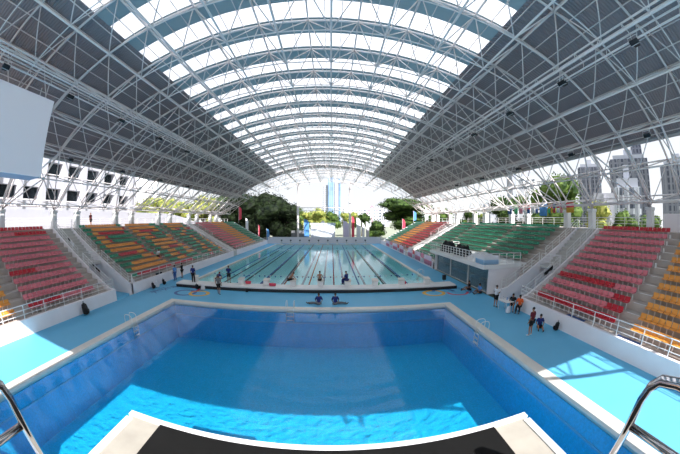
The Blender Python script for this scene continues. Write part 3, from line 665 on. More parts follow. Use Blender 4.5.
def sheet_banner(name, p, q, h, m, label, cat='banner', grp=None, waves=6, m2=None):
    """cloth hung between p and q (top edge), dropping h, slightly rippled, two sided"""
    p = Vector(p); q = Vector(q); d = (q-p); nrm = Vector((-d.y, d.x, 0)).normalized(); n = 14; vs = []; fs = []
    for i in range(n+1):
        u = i/n; off = nrm*(.04*math.sin(u*waves*2*PI))
        for k in range(3): vs += [p + d*u + off*(k*.6+.1) - Vector((0, 0, h*k/2)), p + d*u + off*(k*.6+.1) - Vector((0, 0, h*k/2)) + nrm*.012]
    for i in range(n):
        a = 6*i; b = a+6
        for k in range(2): fs += [(a+2*k, b+2*k, b+2*k+2, a+2*k+2), (a+2*k+1, a+2*k+3, b+2*k+3, b+2*k+1)]
        fs += [(a, a+1, b+1, b), (a+4, b+4, b+5, a+5)]
    fs += [(0, 2, 3, 1), (2, 4, 5, 3)]
    k = 6*n; fs += [(k, k+1, k+3, k+2), (k+2, k+3, k+5, k+4)]
    mb = MB().add(vs, fs); o = link(name, mb.mesh(name, [m] + ([m2] if m2 else []), True)); 
    if m2:
        for f in o.data.polygons:
            if f.center.z < p.z - h*.6 and not grp or f.center.z < p.z - h*.5 and grp: f.material_index = 1
    return tag(o, label, cat, grp)
sheet_banner('banner', (12.74, 22.15, 3.45), (12.74, 23.7, 3.5), .8, M['cwhite'], 'white and blue cloth banner hanging on the near corner of the booth balcony', m2=M['pblue'])
sheet_banner('banner', (12.75, 22.1, 3.45), (14.3, 22.1, 3.45), .8, M['cwhite'], 'white cloth banner on the end rail of the booth balcony', m2=M['pblue'])
bn = [(37.4, 40.6, 'lilac', 'lilac'), (41.0, 42.3, 'pink2', 'pink'), (42.6, 45.4, 'lilac', 'lilac'), (45.8, 47.0, 'redp', 'red'), (47.3, 50.0, 'lilac', 'lilac'), (53.5, 56.5, 'lilac', 'lilac'), (57, 58.5, 'redp', 'red'), (59, 63, 'lilac', 'lilac'), (64, 66, 'pink2', 'pink'), (67, 71, 'lilac', 'lilac')]
for i, (a, b, m, cn) in enumerate(bn):
    sheet_banner('banner', (XR-.1, a, 1.55), (XR-.1, b, 1.55), 1.3, M[m], f'{cn} sponsor banner on the right wall beyond the glass booth, {ORD[i]} from the booth', 'banner', 'banners along the right wall', 3, M['cwhite'] if cn != 'lilac' else M['pink2'])
# ================================================================ PEOPLE
def skin_obj(name, m, pts, edges, rad, parent, root=0, sub=1):
    me = bpy.data.meshes.new(name); me.from_pydata(pts, edges, []); me.materials.append(m)
    o = link(name, me, parent); sk = o.modifiers.new('skin', 'SKIN'); sk.use_smooth_shade = True
    for i, v in enumerate(me.skin_vertices[0].data): r = rad[i]; v.radius = r if isinstance(r, tuple) else (r, r); v.use_root = (i == root)
    s_ = o.modifiers.new('sub', 'SUBSURF'); s_.levels = sub; s_.render_levels = sub; return o
def person(loc, rz, pose, top, bottom, label, hair=True, scale=1., sleeves=True, shoes=True, long=False, group=None):
    t = thing('person', loc, label, 'person', group, rz); t.scale = (scale,)*3
    J = dict(pel=(0, 0, .92), bel=(0, 0, 1.06), che=(0, .01, 1.25), nec=(0, 0, 1.45), hea=(0, .02, 1.55), top=(0, .02, 1.66))
    for s, c in ((-1, 'l'), (1, 'r')):
        J[c+'sh'] = (s*.17, 0, 1.38); J[c+'el'] = (s*.24, -.03, 1.1); J[c+'wr'] = (s*.25, .07, .86); J[c+'hi'] = (s*.09, 0, .88); J[c+'kn'] = (s*.11, .03, .48); J[c+'an'] = (s*.12, -.02, .08); J[c+'to'] = (s*.14, .15, .035)
    def up(dz, dy=0, lean=0):
        for k in ('pel', 'bel', 'che', 'nec', 'hea', 'top', 'lsh', 'rsh', 'lel', 'rel', 'lwr', 'rwr', 'lhi', 'rhi'):
            x, y, z = J[k]; h = z - .9; J[k] = (x, y + dy + h*math.sin(lean), .9 + h*math.cos(lean) + dz)
    if pose == 'walk': J['lkn'] = (-.11, .14, .49); J['lan'] = (-.12, .2, .08); J['lto'] = (-.13, .37, .04); J['ran'] = (.12, -.24, .12); J['rto'] = (.13, -.08, .035); J['rkn'] = (.11, -.05, .5); J['lel'] = (-.24, -.1, 1.12); J['lwr'] = (-.22, .0, .9)
    if pose == 'hands': 
        for s, c in ((-1, 'l'), (1, 'r')): J[c+'el'] = (s*.27, .04, 1.12); J[c+'wr'] = (s*.12, .26, 1.16)
    if pose == 'seat':
        up(-.41, 0, .12)
        for s, c in ((-1, 'l'), (1, 'r')): J[c+'kn'] = (s*.13, .42, .52); J[c+'an'] = (s*.13, .40, .08); J[c+'to'] = (s*.14, .56, .035); J[c+'wr'] = (s*.16, .30, .60); J[c+'el'] = (s*.26, .08, .74)
    if pose == 'bend':
        up(-.41, 0, .75)
        for s, c in ((-1, 'l'), (1, 'r')): J[c+'kn'] = (s*.14, .42, .52); J[c+'an'] = (s*.13, .42, .08); J[c+'to'] = (s*.14, .58, .035); J[c+'el'] = (s*.25, .45, .62); J[c+'wr'] = (s*.12, .62, .45)
    if pose == 'floor':
        up(-.79, 0, .1)
        for s, c in ((-1, 'l'), (1, 'r')): J[c+'kn'] = (s*.17, .44, .17 + .12*(s > 0)); J[c+'an'] = (s*.14, .82 - .15*(s > 0), .06); J[c+'to'] = (s*.16, .90 - .12*(s > 0), .15); J[c+'el'] = (s*.28, .05, .34); J[c+'wr'] = (s*.2, .3, .30)
    if pose == 'splayl' or pose == 'splayr':
        up(-.79, 0, -.05); s = -1 if pose == 'splayl' else 1
        J['lkn'] = (-.09 + s*.40, .14, .12); J['rkn'] = (.09 + s*.42, .02, .14); J['lan'] = (-.09 + s*.80, .16, .07); J['ran'] = (.09 + s*.80, .02, .07); J['lto'] = (-.09 + s*.90, .2, .15); J['rto'] = (.09 + s*.9, .04, .16)
        J['lel'] = (-.26, -.02, .36); J['rel'] = (.26, -.02, .36); J['lwr'] = (-.2, .16, .2); J['rwr'] = (.2, .16, .2)
    names = list(J); P = [J[k] for k in names]; I = {k: i for i, k in enumerate(names)}
    R = dict(pel=(.125, .10), bel=(.115, .085), che=(.135, .095), nec=.05, hea=.088, top=.075)
    for c in 'lr': R.update({c+'sh': .058, c+'el': .04, c+'wr': .027, c+'hi': .085, c+'kn': .055, c+'an': .036, c+'to': .03})
    E_ = [('pel', 'bel'), ('bel', 'che'), ('che', 'nec'), ('nec', 'hea'), ('hea', 'top')]
    for c in 'lr': E_ += [('che', c+'sh'), (c+'sh', c+'el'), (c+'el', c+'wr'), ('pel', c+'hi'), (c+'hi', c+'kn'), (c+'kn', c+'an'), (c+'an', c+'to')]
    pts = list(P); rad = [R[k] for k in names]; ed = [(I[a], I[b]) for a, b in E_]
    for c, s in (('l', -1), ('r', 1)):                     # hands: palm, four fingers, thumb
        w = Vector(J[c+'wr']); d = (w - Vector(J[c+'el'])).normalized(); sd = d.orthogonal().normalized(); pm = len(pts)
        pts.append(tuple(w + d*.08)); rad.append((.032, .018)); ed.append((I[c+'wr'], pm))
        for q, ln in ((-.03, .065), (-.01, .08), (.01, .075), (.03, .06)):
            k = len(pts); pts.append(tuple(w + d*(.08+ln*.6) + sd*q)); pts.append(tuple(w + d*(.08+ln) + sd*q + d.cross(sd)*.02)); rad += [.009, .008]; ed += [(pm, k), (k, k+1)]
        k = len(pts); pts.append(tuple(w + d*.07 + sd*.055)); rad.append(.01); ed.append((pm, k))
    body = skin_obj('body', M['skin'], pts, ed, rad, t)
    def sub(nm, m, keys, edges, grow, over={}):
        ii = {k: i for i, k in enumerate(keys)}; pp = [over.get(k, J[k]) for k in keys]
        rr = [tuple(x + grow for x in R[k]) if isinstance(R[k], tuple) else R[k] + grow for k in keys]
        return skin_obj(nm, m, pp, [(ii[a], ii[b]) for a, b in edges], rr, t)
    def mid(a, b, u): a = Vector(J[a]); b = Vector(J[b]); return tuple(a + (b-a)*u)
    if top is not None:
        ov = {'nec': mid('che', 'nec', .75)}; ks_ = ['pel', 'bel', 'che', 'nec']; es = [('pel', 'bel'), ('bel', 'che'), ('che', 'nec')]
        for c in 'lr':
            ks_ += [c+'sh']; es += [('che', c+'sh')]
            if sleeves: ks_ += [c+'el']; es += [(c+'sh', c+'el')]; ov[c+'el'] = mid(c+'sh', c+'el', .75 if not long else 1.)
        sub('shirt', M[top], ks_, es, .032, ov)
    ks_ = ['pel']; es = []; ov = {}
    for c in 'lr':
        ks_ += [c+'hi', c+'kn']; es += [('pel', c+'hi'), (c+'hi', c+'kn')]; ov[c+'kn'] = mid(c+'hi', c+'kn', .8 if not long else 1.)
        if long: ks_ += [c+'an']; es += [(c+'kn', c+'an')]
    if bottom: sub('trousers' if long else 'shorts', M[bottom], ks_, es, .03, ov)
    h = Vector(J['hea']); tp = Vector(J['top']); ax = (tp-h).normalized()
    if hair:
        mb = MB(); cc = h + ax*.085 + Vector((0, -.022, 0)); mb.ball(cc, .088, .092, .078, 12, 8); mb.build('hair', M['hair'], t, True)
    mb = MB(); f = h + Vector((0, .085, 0)) + ax*.02; mb.tube(f + Vector((0, -.01, .012)), f + Vector((0, .022, -.012)), .009, 6, .014); mb.build('nose', M['skin'], t)
    for s in (-1, 1): MB().ball(tuple(f + Vector((s*.033, -.008, .028))), .011, .008, .007, 8, 5).build('eye', M['cblack'], t)
    MB().ball(tuple(f + Vector((0, -.006, -.035))), .022, .008, .006, 8, 5).build('mouth', M['maroon'], t)
    for s in (-1, 1): MB().ball(tuple(h + ax*.03 + Vector((s*.088, 0, 0))), .012, .022, .03, 8, 5).build('ear', M['skin'], t)
    if shoes:
        for c, s in (('l', -1), ('r', 1)):
            a_ = Vector(J[c+'an']); b_ = Vector(J[c+'to']); d = (b_-a_); 
            skin_obj('shoe', M['cwhite'] if top == 'maroon' else M['cblack'], [tuple(a_ - d*.25 + Vector((0, 0, -.03))), tuple(a_ + Vector((0, 0, -.015))), tuple(b_ + d*.1)], [(0, 1), (1, 2)], [(.035, .03), (.045, .042), (.04, .03)], t)
    return t
# far side of the starting deck
person((-9.8, 23.6, 0), .15, 'walk', 'grey', 'cblack', 'person in grey shirt and black shorts walking on the deck before the starting blocks')
person((-13.5, 25.9, .40), .1, 'stand', 'navy', 'cblack', 'person in dark navy standing at the left end of the starting deck', long=True)
person((-10.9, 26.0, .40), -.2, 'bend', 'navy', 'cblack', 'person in navy shirt crouching beside a starting block, behind the walking person')
person((-9.9, 27.55-.9, .40), .0, 'hands', 'navy', 'cblack', 'person in navy shirt standing behind the second group of blocks')
person((-3.9, 26.35, .52), -.9, 'bend', None, 'cblack', 'bare chested swimmer bending forward on a starting block', shoes=False)
person((-1.1, 26.35, .52), 0, 'seat', None, 'cblack', 'bare chested swimmer sitting on a starting block, seen from behind', shoes=False)
person((1.35, 26.3, .52), 1.0, 'seat', 'navy', 'navy', 'person in navy tracksuit sitting sideways on a starting block', long=True)
person((-1.0, 21.75, 0), 0, 'splayl', 'navy', 'grey', 'person in navy and white shirt sitting on the deck, legs out to the left', long=True)
person((.25, 21.75, 0), 0, 'splayr', 'navy', 'grey', 'person in navy shirt sitting on the deck, legs out to the right', long=True)
# left side
person((-16.9, 27.9, 0), 1.2, 'stand', 'cblue', 'blue', 'person in blue standing by the left stand wall', long=True)
person((-16.9, 29.6, 0), 1.6, 'hands', 'cblack', 'cblack', 'person in black standing by the left stand wall, farther of the two')
person((-19.55, 28.6, 2.05), -1.5, 'seat', 'cwhite', 'cblack', 'spectator in white shirt sitting in the middle left stand')
person((-28.2, 25.2, ZG), -1.5, 'stand', 'maroon', 'cblack', 'distant person standing on the left gallery')
# right side
person((12.0, 18.5, 0), -1.3, 'hands', 'cwhite', 'cblack', 'person in pale shirt and black shorts standing at the small table')
person((12.75, 17.2, .02), 2.4, 'seat', 'cblack', 'cblack', 'person in black sitting behind the small table')
person((13.0, 16.6, .02), 2.2, 'seat', 'corange', 'cblack', 'person in orange jacket sitting at the small table', long=True)
person((10.97, 12.55, 0), .3, 'stand', 'maroon', 'cblack', 'person in dark red shirt and black shorts standing on the right deck')
person((12.35, 13.3, 0), 2.6, 'floor', 'navy', 'cblack', 'person sitting on the blue deck beside the standing person in dark red', sleeves=True, shoes=True)
person((12.6, 24.3, 0), 1.4, 'floor', 'cblack', 'cblack', 'person in black sitting on the deck before the glass booth')
person((13.0, 22.9, 0), 1.8, 'floor', 'cblue', 'cblack', 'person in blue sitting at the near corner of the glass booth')
# ================================================================ SMALL THINGS
t = thing('folding_table', (12.35, 17.55, 0), 'small white folding table by the right stairs', 'table')
bevel(MB().box(-.35, .35, -.6, .6, .70, .74).build('table_top', M['white'], t), .01)
for q in ((-.3, -.52), (.3, -.52), (-.3, .52), (.3, .52)): MB().tube((q[0], q[1], 0), (q[0], q[1], .70), .018, 6).build('leg', M['steel'], t)
def bottle(x, y, z, m, label):
    t = thing('water_bottle', (x, y, z), label, 'bottle', 'bottles on the small table'); MB().tube((0, 0, 0), (0, 0, .17), .035, 10).build('bottle_body', m, t, True); MB().tube((0, 0, .17), (0, 0, .21), .018, 8).build('cap', M['blue'], t)
bottle(12.3, 17.9, .74, M['cwhite'], 'pale bottle at the far end of the small table'); bottle(12.45, 17.6, .74, M['cblue'], 'blue bottle in the middle of the small table')
def backpack(loc, rz, m, label, sc=1., lean=.25, grp='bags left on the deck', name='backpack'):
    t = thing(name, loc, label, 'bag', grp, rz); t.scale = (sc,)*3
    mb = MB(); n = 12; m_ = 8; vs = [(0, 0, 0)]; fs = []
    for j in range(1, m_):
        z = .5*j/m_; w = .17*(1-.35*(j/m_)**3); d = .11*(1-.3*(j/m_)**2)
        for i in range(n):
            a = 2*PI*i/n; ca = math.copysign(abs(math.cos(a))**.6, math.cos(a)); sa = math.copysign(abs(math.sin(a))**.6, math.sin(a)); vs.append((w*ca, d*sa - z*lean, z))
    vs.append((0, -.5*lean, .5)); T = len(vs)-1
    for i in range(n): fs += [(0, 1+(i+1) % n, 1+i), (T, 1+(m_-2)*n+i, 1+(m_-2)*n+(i+1) % n)]
    for j in range(m_-2):
        for i in range(n): fs.append((1+j*n+i, 1+j*n+(i+1) % n, 1+(j+1)*n+(i+1) % n, 1+(j+1)*n+i))
    mb.add(vs, fs).build('bag_body', m, t, True)
    MB().ball((0, .11, .18), .12, .05, .12, 10, 6).build('front_pocket', m, t, True)
    MB().path([(-.04, -.12, .48), (-.03, -.13, .56), (.03, -.13, .56), (.04, -.12, .48)], .01, 6).build('grab_loop', m, t, True)
backpack((13.0, 12.35, 0), 1.3, M['cblack'], 'black backpack leaning on the right wall beside the sitting person', 1.1)
backpack((-17.1, 13.9, 0), -1.5, M['cblack'], 'black bag standing on the deck against the near left wall', 1.7)
backpack((-16.9, 24.2, 0), -1.2, M['cwhite'], 'white and black bag on the left deck, nearer of the pair', 1.3); backpack((-17.0, 23.9-.3, 0), -1.5, M['cblack'], 'black bag against the left wall beside the white bag', 1.2)
backpack((-16.95, 25.6, 0), -1.4, M['cblack'], 'black bag alone on the left deck by the wall', 1.2)
backpack((12.1, 16.75, 0), .3, M['cwhite'], 'white carrier bag standing before the small table', 1.1, 0)
backpack((-12.6, 24.9, 0), 0, M['cblack'], 'black bag on the deck before the left end of the starting deck', 1.1); backpack((-11.9, 24.7, 0), .5, M['cwhite'], 'white bag on the deck beside the black bag at the starting deck', 1.2)
backpack((-7.6, 25.0, 0), .5, M['cblack'], 'small black bag below the starting deck right of the walking person', .7)
backpack((-17.95, 21.4, Z0), -1.5, M['cwhite'], 'white and black bag on the wall walkway at the corner of the middle left stand', 1.1)
def duffel(loc, rz, m, label, L=.6):
    t = thing('duffel_bag', loc, label, 'bag', 'duffel bags', rz); MB().path([(-L/2, 0, .14), (-L/2+.04, 0, .15), (L/2-.04, 0, .15), (L/2, 0, .14)], .14, 12).build('bag_body', m, t, True)
    MB().path([(-.12, 0, .27), (-.08, 0, .36), (.08, 0, .36), (.12, 0, .27)], .012, 6).build('handle', m, t, True)
duffel((-18.05, 26.3, Z0), 1.5, M['cblack'], 'black duffel bag on the walkway of the middle left stand', .9)
duffel((8.1-16, 26.6, .4), 0, M['redp'], 'red bag lying on the starting deck left of centre', .5); duffel((4.1, 26.4, .4), .3, M['green2'], 'green towel roll on the starting deck right of centre', .45)
duffel((6.7, 26.5, .4), .3, M['redp'], 'red bag lying on the right part of the starting deck', .35); duffel((-5.4, 26.0, .4), 0, M['redp'], 'flat red bag on the starting deck beside the bending swimmer', .6)
tag(MB().box(-.3, .3, -.8, .8, 0, .03).build('folded_mat', M['blue']), 'blue mat lying on the walkway of the near right stand', 'mat'); bpy.data.objects['folded_mat'].location = (XR+.55, 11.6, Z0)
tag(MB().box(-.3, .3, -.9, .9, 0, .03).build('exercise_mat', M['blue']), 'blue mat lying on the right walkway below the orange seats', 'mat'); bpy.data.objects['exercise_mat'].location = (XR+.5, 7.0, Z0)
t = thing('loudspeaker', (11.2, 27.5, 0), 'small black loudspeaker on a stand right of the starting deck', 'loudspeaker')
bevel(MB().box(-.17, .17, -.15, .15, .45, .95).build('cabinet', M['blackp'], t), .03); MB().tube((0, 0, 0), (0, 0, .45), .025, 8).build('pole', M['blackp'], t); MB().tube((0, 0, 0), (0, 0, .04), .2, 12, .12).build('base', M['blackp'], t)
for i, (y, s) in enumerate(((15.6, 1), (16.2, 1))):
    pass
sheet_banner('towel', (XR+2.3, 17.14, 2.55), (XR+3.3, 17.14, 3.1), .3, M['cblack'], 'black towel hung on the sloping railing of the right stairs', 'towel', 'black towels on the stair railings', 2)
sheet_banner('towel', (XL-2.0, 18.42, 2.4), (XL-3.0, 18.42, 2.95), .3, M['cblack'], 'black towel hung on the lower sloping railing of the left stairs', 'towel', 'black towels on the stair railings', 2)
sheet_banner('towel', (XL-5.9, 18.42, 4.5), (XL-6.5, 18.42, 4.85), .35, M['cwhite'], 'white towel hung on the upper sloping railing of the left stairs', 'towel', 'towels on the upper left railing', 2)
sheet_banner('towel', (XL-6.6, 18.42, 4.9), (XL-7.0, 18.42, 5.1), .3, M['cblack'], 'small black towel beside the white towel on the upper left railing', 'towel', 'towels on the upper left railing', 2)
# national flags on a line between the right gallery pillars
fl = [(33.6, 32.6, 'blue', None, 'dark blue'), (32.0, 31.2, 'green2', None, 'green'), (30.9, 30.1, 'pink2', None, 'pink'), (29.8, 29.3, 'redp', 'cwhite', 'red over white'), (29.1, 28.5, 'redp', 'blue', 'red over blue'), (28.3, 27.6, 'cwhite', None, 'plain white'),
      (27.4, 26.9, 'cwhite', 'blue', 'white over blue'), (26.6, 25.2, 'cblue', None, 'large light blue'), (25.0, 24.6, 'yellow', 'green2', 'yellow over green'), (24.5, 24.2, 'redp', 'yellow', 'red over yellow'), (24.1, 23.7, 'blue', 'redp', 'blue over red'), (23.5, 23.0, 'redp', 'cwhite', 'red over pale'), (22.9, 22.5, 'pink2', None, 'pale pink'), (21.9, 20.7, 'redp', 'yellow', 'red and yellow')]
tag(MB().path([(23.1, 33.9, 8.35), (23.1, 27, 8.2), (23.1, 20.6, 8.35)], .012, 5).build('flag_line', M['white']), 'thin line strung between right gallery pillars for the flags', 'line')
for i, (a, b, m, m2, cn) in enumerate(fl):
    sheet_banner('flag', (23.1, a, 8.28), (23.1, b, 8.28), 1.0 if cn != 'large light blue' else 1.3, M[m], f'{cn} flag on the line above the right gallery, {ORD[i]} from the far end', 'flag', 'flags above the right gallery', 1, M[m2] if m2 else None)
# feather flags behind the far wall
def feather(x, y, z, h, m, label, w=.9):
    t = thing('feather_flag', (x, y, z), label, 'flag', 'feather flags beyond the hall')
    MB().tube((0, 0, 0), (0, 0, h+.3), .04, 6).build('pole', M['steel'], t)
    pr = [(.05, h*.15), (w, h*.25), (w, h*.9), (w*.6, h), (.05, h+.2)]; n = len(pr)
    MB().prism(pr, 'y', -.015, .015).build('flag_cloth', m, t)
feather(-7.9, 83.5, -.5, 7.0, M['cblue'], 'blue feather flag left of the white kiosk', 1.5)
feather(3.2, 83.5, -.5, 6.5, M['lilac'], 'grey feather flag just left of the right far column', 1.6)
feather(5.6, 83.5, -.5, 7.8, M['redp'], 'red feather flag just right of the right far column', .8)
feather(7.0, 83.5, -.5, 7.4, M['cwhite'], 'white feather flag right of the red one', 1.2); feather(8.6, 83.5, -.5, 6.0, M['cwhite'], 'lower pale feather flag, third right of the column', .7)
feather(9.7, 83.5, -.5, 6.3, M['bwhite'], 'bluish white feather flag, last right of the column', .9)
feather(20.2, 83.0, -.5, 7.1, M['redp'], 'red feather flag behind the far right stand', .9); feather(22.0, 77.5, ZG, 2.9, M['cblue'], 'light blue feather flag on the far right stand', .8); feather(23.8, 72.5, ZG, 3.6, M['bwhite'], 'white feather flag on the far right gallery', .8); feather(24.0, 66.0, ZG, 3.8, M['bwhite'], 'bluish white feather flag at the rear of the far right stand', .8)
feather(-24.5, 75, ZG, 4.0, M['redp'], 'red feather flag on the far left stand', .8); feather(-24.5, 81.5, -.5, 7.3, M['cwhite'], 'pale feather flag beyond the far left stand', .8)
feather(-18.3, 81.5, -.5, 4.4, M['cblue'], 'blue feather flag at the far left corner', .8); feather(-21, 82.5, -.5, 5.5, M['redp'], 'dark red feather flag before the dark trees', .4)
# white kiosk beyond the far wall
t = thing('kiosk', (-2.5, 84.2, -.5), 'white kiosk stage with pale screen beyond the far wall', 'kiosk')
bevel(MB().box(-3.4, 3.4, -1.2, 1.4, 0, 5.6).build('body', M['kiosk'], t), .05); MB().box(-3.55, 3.55, -1.35, 1.5, 5.6, 6.1).build('roof_slab', M['kiosk'], t)
MB().box(-2.5, 1.6, -1.26, -1.2, 2.0, 4.9).build('screen_panel', M['screen'], t); MB().box(-.4, .4, -.4, .4, 6.1, 6.7).build('roof_box', M['white'], t)
t = thing('low_fence', (-11, 83, -.5), 'grey low fence panel left of the kiosk beyond the far wall', 'fence'); MB().box(-.5, 3.2, -.05, .05, 0, 4.0).build('panel', M['grey'], t)
# ================================================================ TREES
def tree(x, y, z, h, rx, m, label, n=1500, leaf=.55, flat=1., blobs=14, zc=.62, name='tree', seed=0):
    rnd = random.Random(seed or int(x*13 + y*7)); t = thing(name, (x, y, z), label, 'tree', 'trees around the hall')
    mb = MB(); mb.tube((0, 0, 0), (rnd.uniform(-.3, .3), 0, h*.55), h*.028, 8, h*.016)
    B_ = []; hz = h*(1-zc)*1.0
    for i in range(blobs):
        a = rnd.uniform(0, 2*PI); q = math.sqrt(rnd.random())*.72; zz = rnd.uniform(-.75, .8); k = math.sqrt(max(.15, 1-zz*zz))
        B_.append((rx*q*k*math.cos(a), rx*q*k*math.sin(a), h*zc + hz*zz*.8, rx*rnd.uniform(.3, .48), hz*rnd.uniform(.28, .45)*flat))
    for b_ in B_: mb.tube((0, 0, h*.4), (b_[0]*.8, b_[1]*.8, b_[2]), h*.01, 5, h*.004)
    mb.build('trunk', M['bark'], t)
    mb = MB()
    for b_ in B_: mb.ball(b_[:3], b_[3]*.8, b_[3]*.8, b_[4]*.8, 9, 6, .12)
    for i in range(n):
        b_ = B_[i % blobs]; u = Vector((rnd.gauss(0, 1), rnd.gauss(0, 1), rnd.gauss(0, 1))).normalized(); r = rnd.uniform(.82, 1.12)
        c = Vector((b_[0] + u.x*b_[3]*r, b_[1] + u.y*b_[3]*r, b_[2] + u.z*b_[4]*r)); a = Vector((rnd.gauss(0, 1), rnd.gauss(0, 1), rnd.gauss(0, .6))).normalized(); b2 = a.orthogonal().normalized(); b2.rotate(Matrix.Rotation(rnd.uniform(0, 6), 3, a)); L1 = leaf*rnd.uniform(.6, 1.2)
        mb.add([c - a*L1*.5, c + b2*L1*.3, c + a*L1*.5, c - b2*L1*.3], [(0, 1, 2, 3)])
    mb.build('foliage', m, t)
# dark broad trees at the far left, behind the far stand
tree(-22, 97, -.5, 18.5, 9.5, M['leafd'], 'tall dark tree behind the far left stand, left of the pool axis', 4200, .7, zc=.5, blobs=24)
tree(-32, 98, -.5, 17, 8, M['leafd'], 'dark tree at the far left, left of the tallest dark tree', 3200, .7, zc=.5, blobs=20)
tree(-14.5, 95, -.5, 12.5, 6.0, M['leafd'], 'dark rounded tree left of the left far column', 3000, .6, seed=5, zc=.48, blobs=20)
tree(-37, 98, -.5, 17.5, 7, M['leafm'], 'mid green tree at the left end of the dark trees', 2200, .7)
for i, (x, y, h, r, m) in enumerate([(-43, 92, 15.5, 7, 'leafy'), (-50, 88, 15.5, 7, 'leafy'), (-57, 84, 15, 7, 'leafy'), (-63, 80, 14.5, 6, 'leafy'), (-69, 76, 14, 6, 'leafy')]):
    tree(x, y, -.5, h, r, M[m], f'sunlit yellow green tree behind the left gallery, {ORD[i]} from the dark trees', 1900, .6)
for i, (x, h, r, m) in enumerate([(-11, 11, 6, 'leafy'), (-5, 12.5, 6, 'leafy'), (1, 12, 6, 'leafg'), (7, 10.5, 5.5, 'leafy'), (13, 10, 5, 'leafm'), (-17, 13, 6, 'leafg')]):
    tree(x, 128, -.5, h, r, M[m], f'pale distant tree beyond the kiosk, {ORD[[-17,-11,-5,1,7,13].index(x)]} from the left', 1300, .7)
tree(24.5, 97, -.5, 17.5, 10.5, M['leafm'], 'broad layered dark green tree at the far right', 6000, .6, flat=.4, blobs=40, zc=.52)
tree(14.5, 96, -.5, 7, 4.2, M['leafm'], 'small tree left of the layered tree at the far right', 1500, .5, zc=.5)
for i, (x, y, h, r, m) in enumerate([(37, 97, 12, 6, 'leafg'), (47, 92, 11, 6, 'leafm'), (54, 88, 11, 6, 'leafy')]):
    tree(x, y, -.5, h, r, M[m], f'green tree behind the far right stand, {ORD[i]} right of the layered tree', 1300, .6)
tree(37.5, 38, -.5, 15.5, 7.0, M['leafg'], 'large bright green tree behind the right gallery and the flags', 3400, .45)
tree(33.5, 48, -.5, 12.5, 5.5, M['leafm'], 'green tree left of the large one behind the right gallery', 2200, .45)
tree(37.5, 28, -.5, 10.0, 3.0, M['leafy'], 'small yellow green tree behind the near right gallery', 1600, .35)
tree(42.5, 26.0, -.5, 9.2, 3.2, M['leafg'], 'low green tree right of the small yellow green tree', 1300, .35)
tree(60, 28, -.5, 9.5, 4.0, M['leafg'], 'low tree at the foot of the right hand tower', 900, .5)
# ================================================================ BUILDINGS
F1 = facade('tower_facade', (.22, .23, .28), (.05, .06, .09), 2.2, 3.0, .42); F2 = facade('tower_facade_pale', (.6, .62, .66), (.12, .14, .18), 2.8, 3.2, .7); F3 = facade('glass_tower', (.28, .38, .52), (.18, .30, .48), 6, 8, .5); F4 = facade('apartment_facade', (.82, .82, .84), (.3, .32, .36), 5.2, 3.1, 1.1)
def tower(x, y, w, d, h, rz, m, label, ribs=5, name='tower', top=True):
    t = thing(name, (x, y, -.5), label, 'building', None, rz)
    MB().box(-w/2, w/2, -d/2, d/2, 0, h).build('facade', m, t)
    for i in range(ribs):
        a = -w/2 + w*(i+.5)/ribs; b = -d/2 + d*(i+.5)/ribs
        MB().box(a-w*.035, a+w*.035, -d/2-.9, -d/2+.02, 0, h*.985).build('rib', M['rib'] if name == 'tower' else m, t)
        MB().box(-w/2-.9, -w/2+.02, b-d*.035, b+d*.035, 0, h*.985).build('rib', M['rib'] if name == 'tower' else m, t)
    if top: MB().box(-w*.42, w*.42, -d*.42, d*.42, h, h+2.2).build('parapet', M['bwall'], t); MB().box(-w*.12, w*.12, -d*.12, d*.12, h+2.2, h+6).build('plant_room', M['bwall'], t)
    return t
tower(150, 84, 24, 20, 38, -1.05, F1, 'dark ribbed apartment tower with a roof mast behind the right gallery', 6)
tower(168, 86, 7, 7, 50, -1.05, F1, 'tall narrow grey slab rising behind the ribbed tower', 2)
tower(181, 142, 18, 16, 45, -.9, F1, 'smaller grey tower left of the ribbed tower', 5)
tower(151, 50, 20, 16, 32, -1.2, F1, 'grey apartment tower at the right edge of the picture', 6)
tower(183, 43, 14, 12, 42, -1.2, F1, 'grey tower behind the one at the right edge', 4)
tower(74, 43, 8, 10, 15.5, -1.0, F2, 'pale office building with glazed curved top behind the right gallery', 5, 'office_building')
tower(52, 37, 4.5, 8, 12.2, -.95, M['bwhite'], 'plain white building behind the small yellow green tree', 1, 'white_building', False)
tower(71, 99, 3.2, 3, 26, -.6, M['bwall'], 'tall narrow grey stair shaft between the trees at the right', 1, 'stair_shaft', False)
tower(80, 99, 7, 7, 24.5, -.6, F4, 'cream apartment block beside the narrow grey shaft', 3, 'apartment_block')
tower(49, 77, 7.5, 6, 12, -.6, M['bwall'], 'low grey building behind the middle right stand', 2, 'low_building', False)
tower(46, 31.5, 3.6, 3, 8.0, -.9, M['bwhite'], 'small white booth with blue panel behind the near right gallery', 1, 'gatehouse', False)
t = tower(-1.0, 500, 9, 8, 79, 0, F3, 'blue glass skyscraper beyond the far end', 3, 'skyscraper', False)
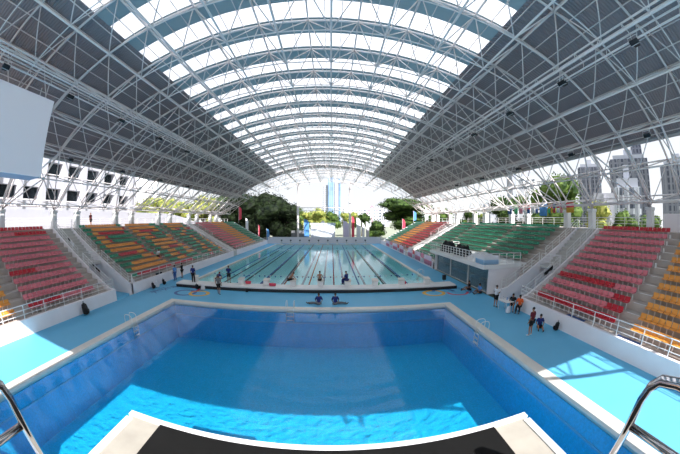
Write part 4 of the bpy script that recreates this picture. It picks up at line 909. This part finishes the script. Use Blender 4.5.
t = tower(-10.6, 508, 8, 8, 67, 0, F2, 'lower grey tower left of the glass skyscraper', 3, 'skyscraper', False)
t = tower(6.2, 503, 2.2, 5, 80, 0, F2, 'pale slim half of the glass skyscraper', 1, 'skyscraper', False); t = tower(13.8, 503, 2.6, 5, 80, 0, F3, 'thin blue tower right of the glass skyscraper', 1, 'skyscraper', False)
for i, (x, w, h) in enumerate([(-60, 40, 14), (38, 50, 20), (105, 50, 26)]): tower(x, 330, w, 20, h, 0, F2, f'hazy low distant building on the skyline, {ORD[i]} from the left', 3, 'distant_building', False)
tower(-80, 104, 13, 12, 25.5, .65, F4, 'pale apartment block with balconies behind the left trees', 4, 'apartment_block')
# red crane far away
t = thing('tower_crane', (28, 205, -.5), 'small pale red crane on the skyline', 'crane'); mb = MB().tube((0, 0, 0), (0, 0, 15), .35, 5).build('mast', M['pink2'], t)
MB().tube((-3.5, 0, 11.5), (0, 0, 17), .3, 5).build('jib', M['pink2'], t); MB().tube((0, 0, 17), (4.5, 0, 12), .25, 5).build('back_stay', M['pink2'], t)
# large white building with dark openings behind the left gallery
t = thing('parking_building', (-46, 26, -.5), 'large white building with deep dark window openings behind the left gallery', 'building', None, math.radians(0))
H_ = 26; ya, yb_ = -26, 30.3
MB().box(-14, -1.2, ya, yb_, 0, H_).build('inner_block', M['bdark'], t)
for z in (0, 8.7, 12.5, 16.8, 21): MB().box(-1.6, 0, ya, yb_+.4, z, z + (8.0 if z == 0 else 1.9)).build('spandrel', M['bwhite'], t)
MB().box(-14, .4, ya, yb_+.6, H_-3, H_).build('roof_band', M['bwhite'], t); MB().box(-14.2, .2, yb_, yb_+.6, 0, H_).build('end_wall', M['bwhite'], t)
y = ya
k = 0
while y < yb_:
    MB().box(-1.8, .6, y, y+1.25, 0, H_-1).build('pier', M['bwhite'], t); y += 5.4
for z in (10.6, 14.4, 18.7):
    y = ya + 1.25
    while y < yb_-3:
        MB().box(-1.35, -1.2, y, y+4.15, z-.05, z+2.3).build('window_band', M['glass'], t); y += 5.4
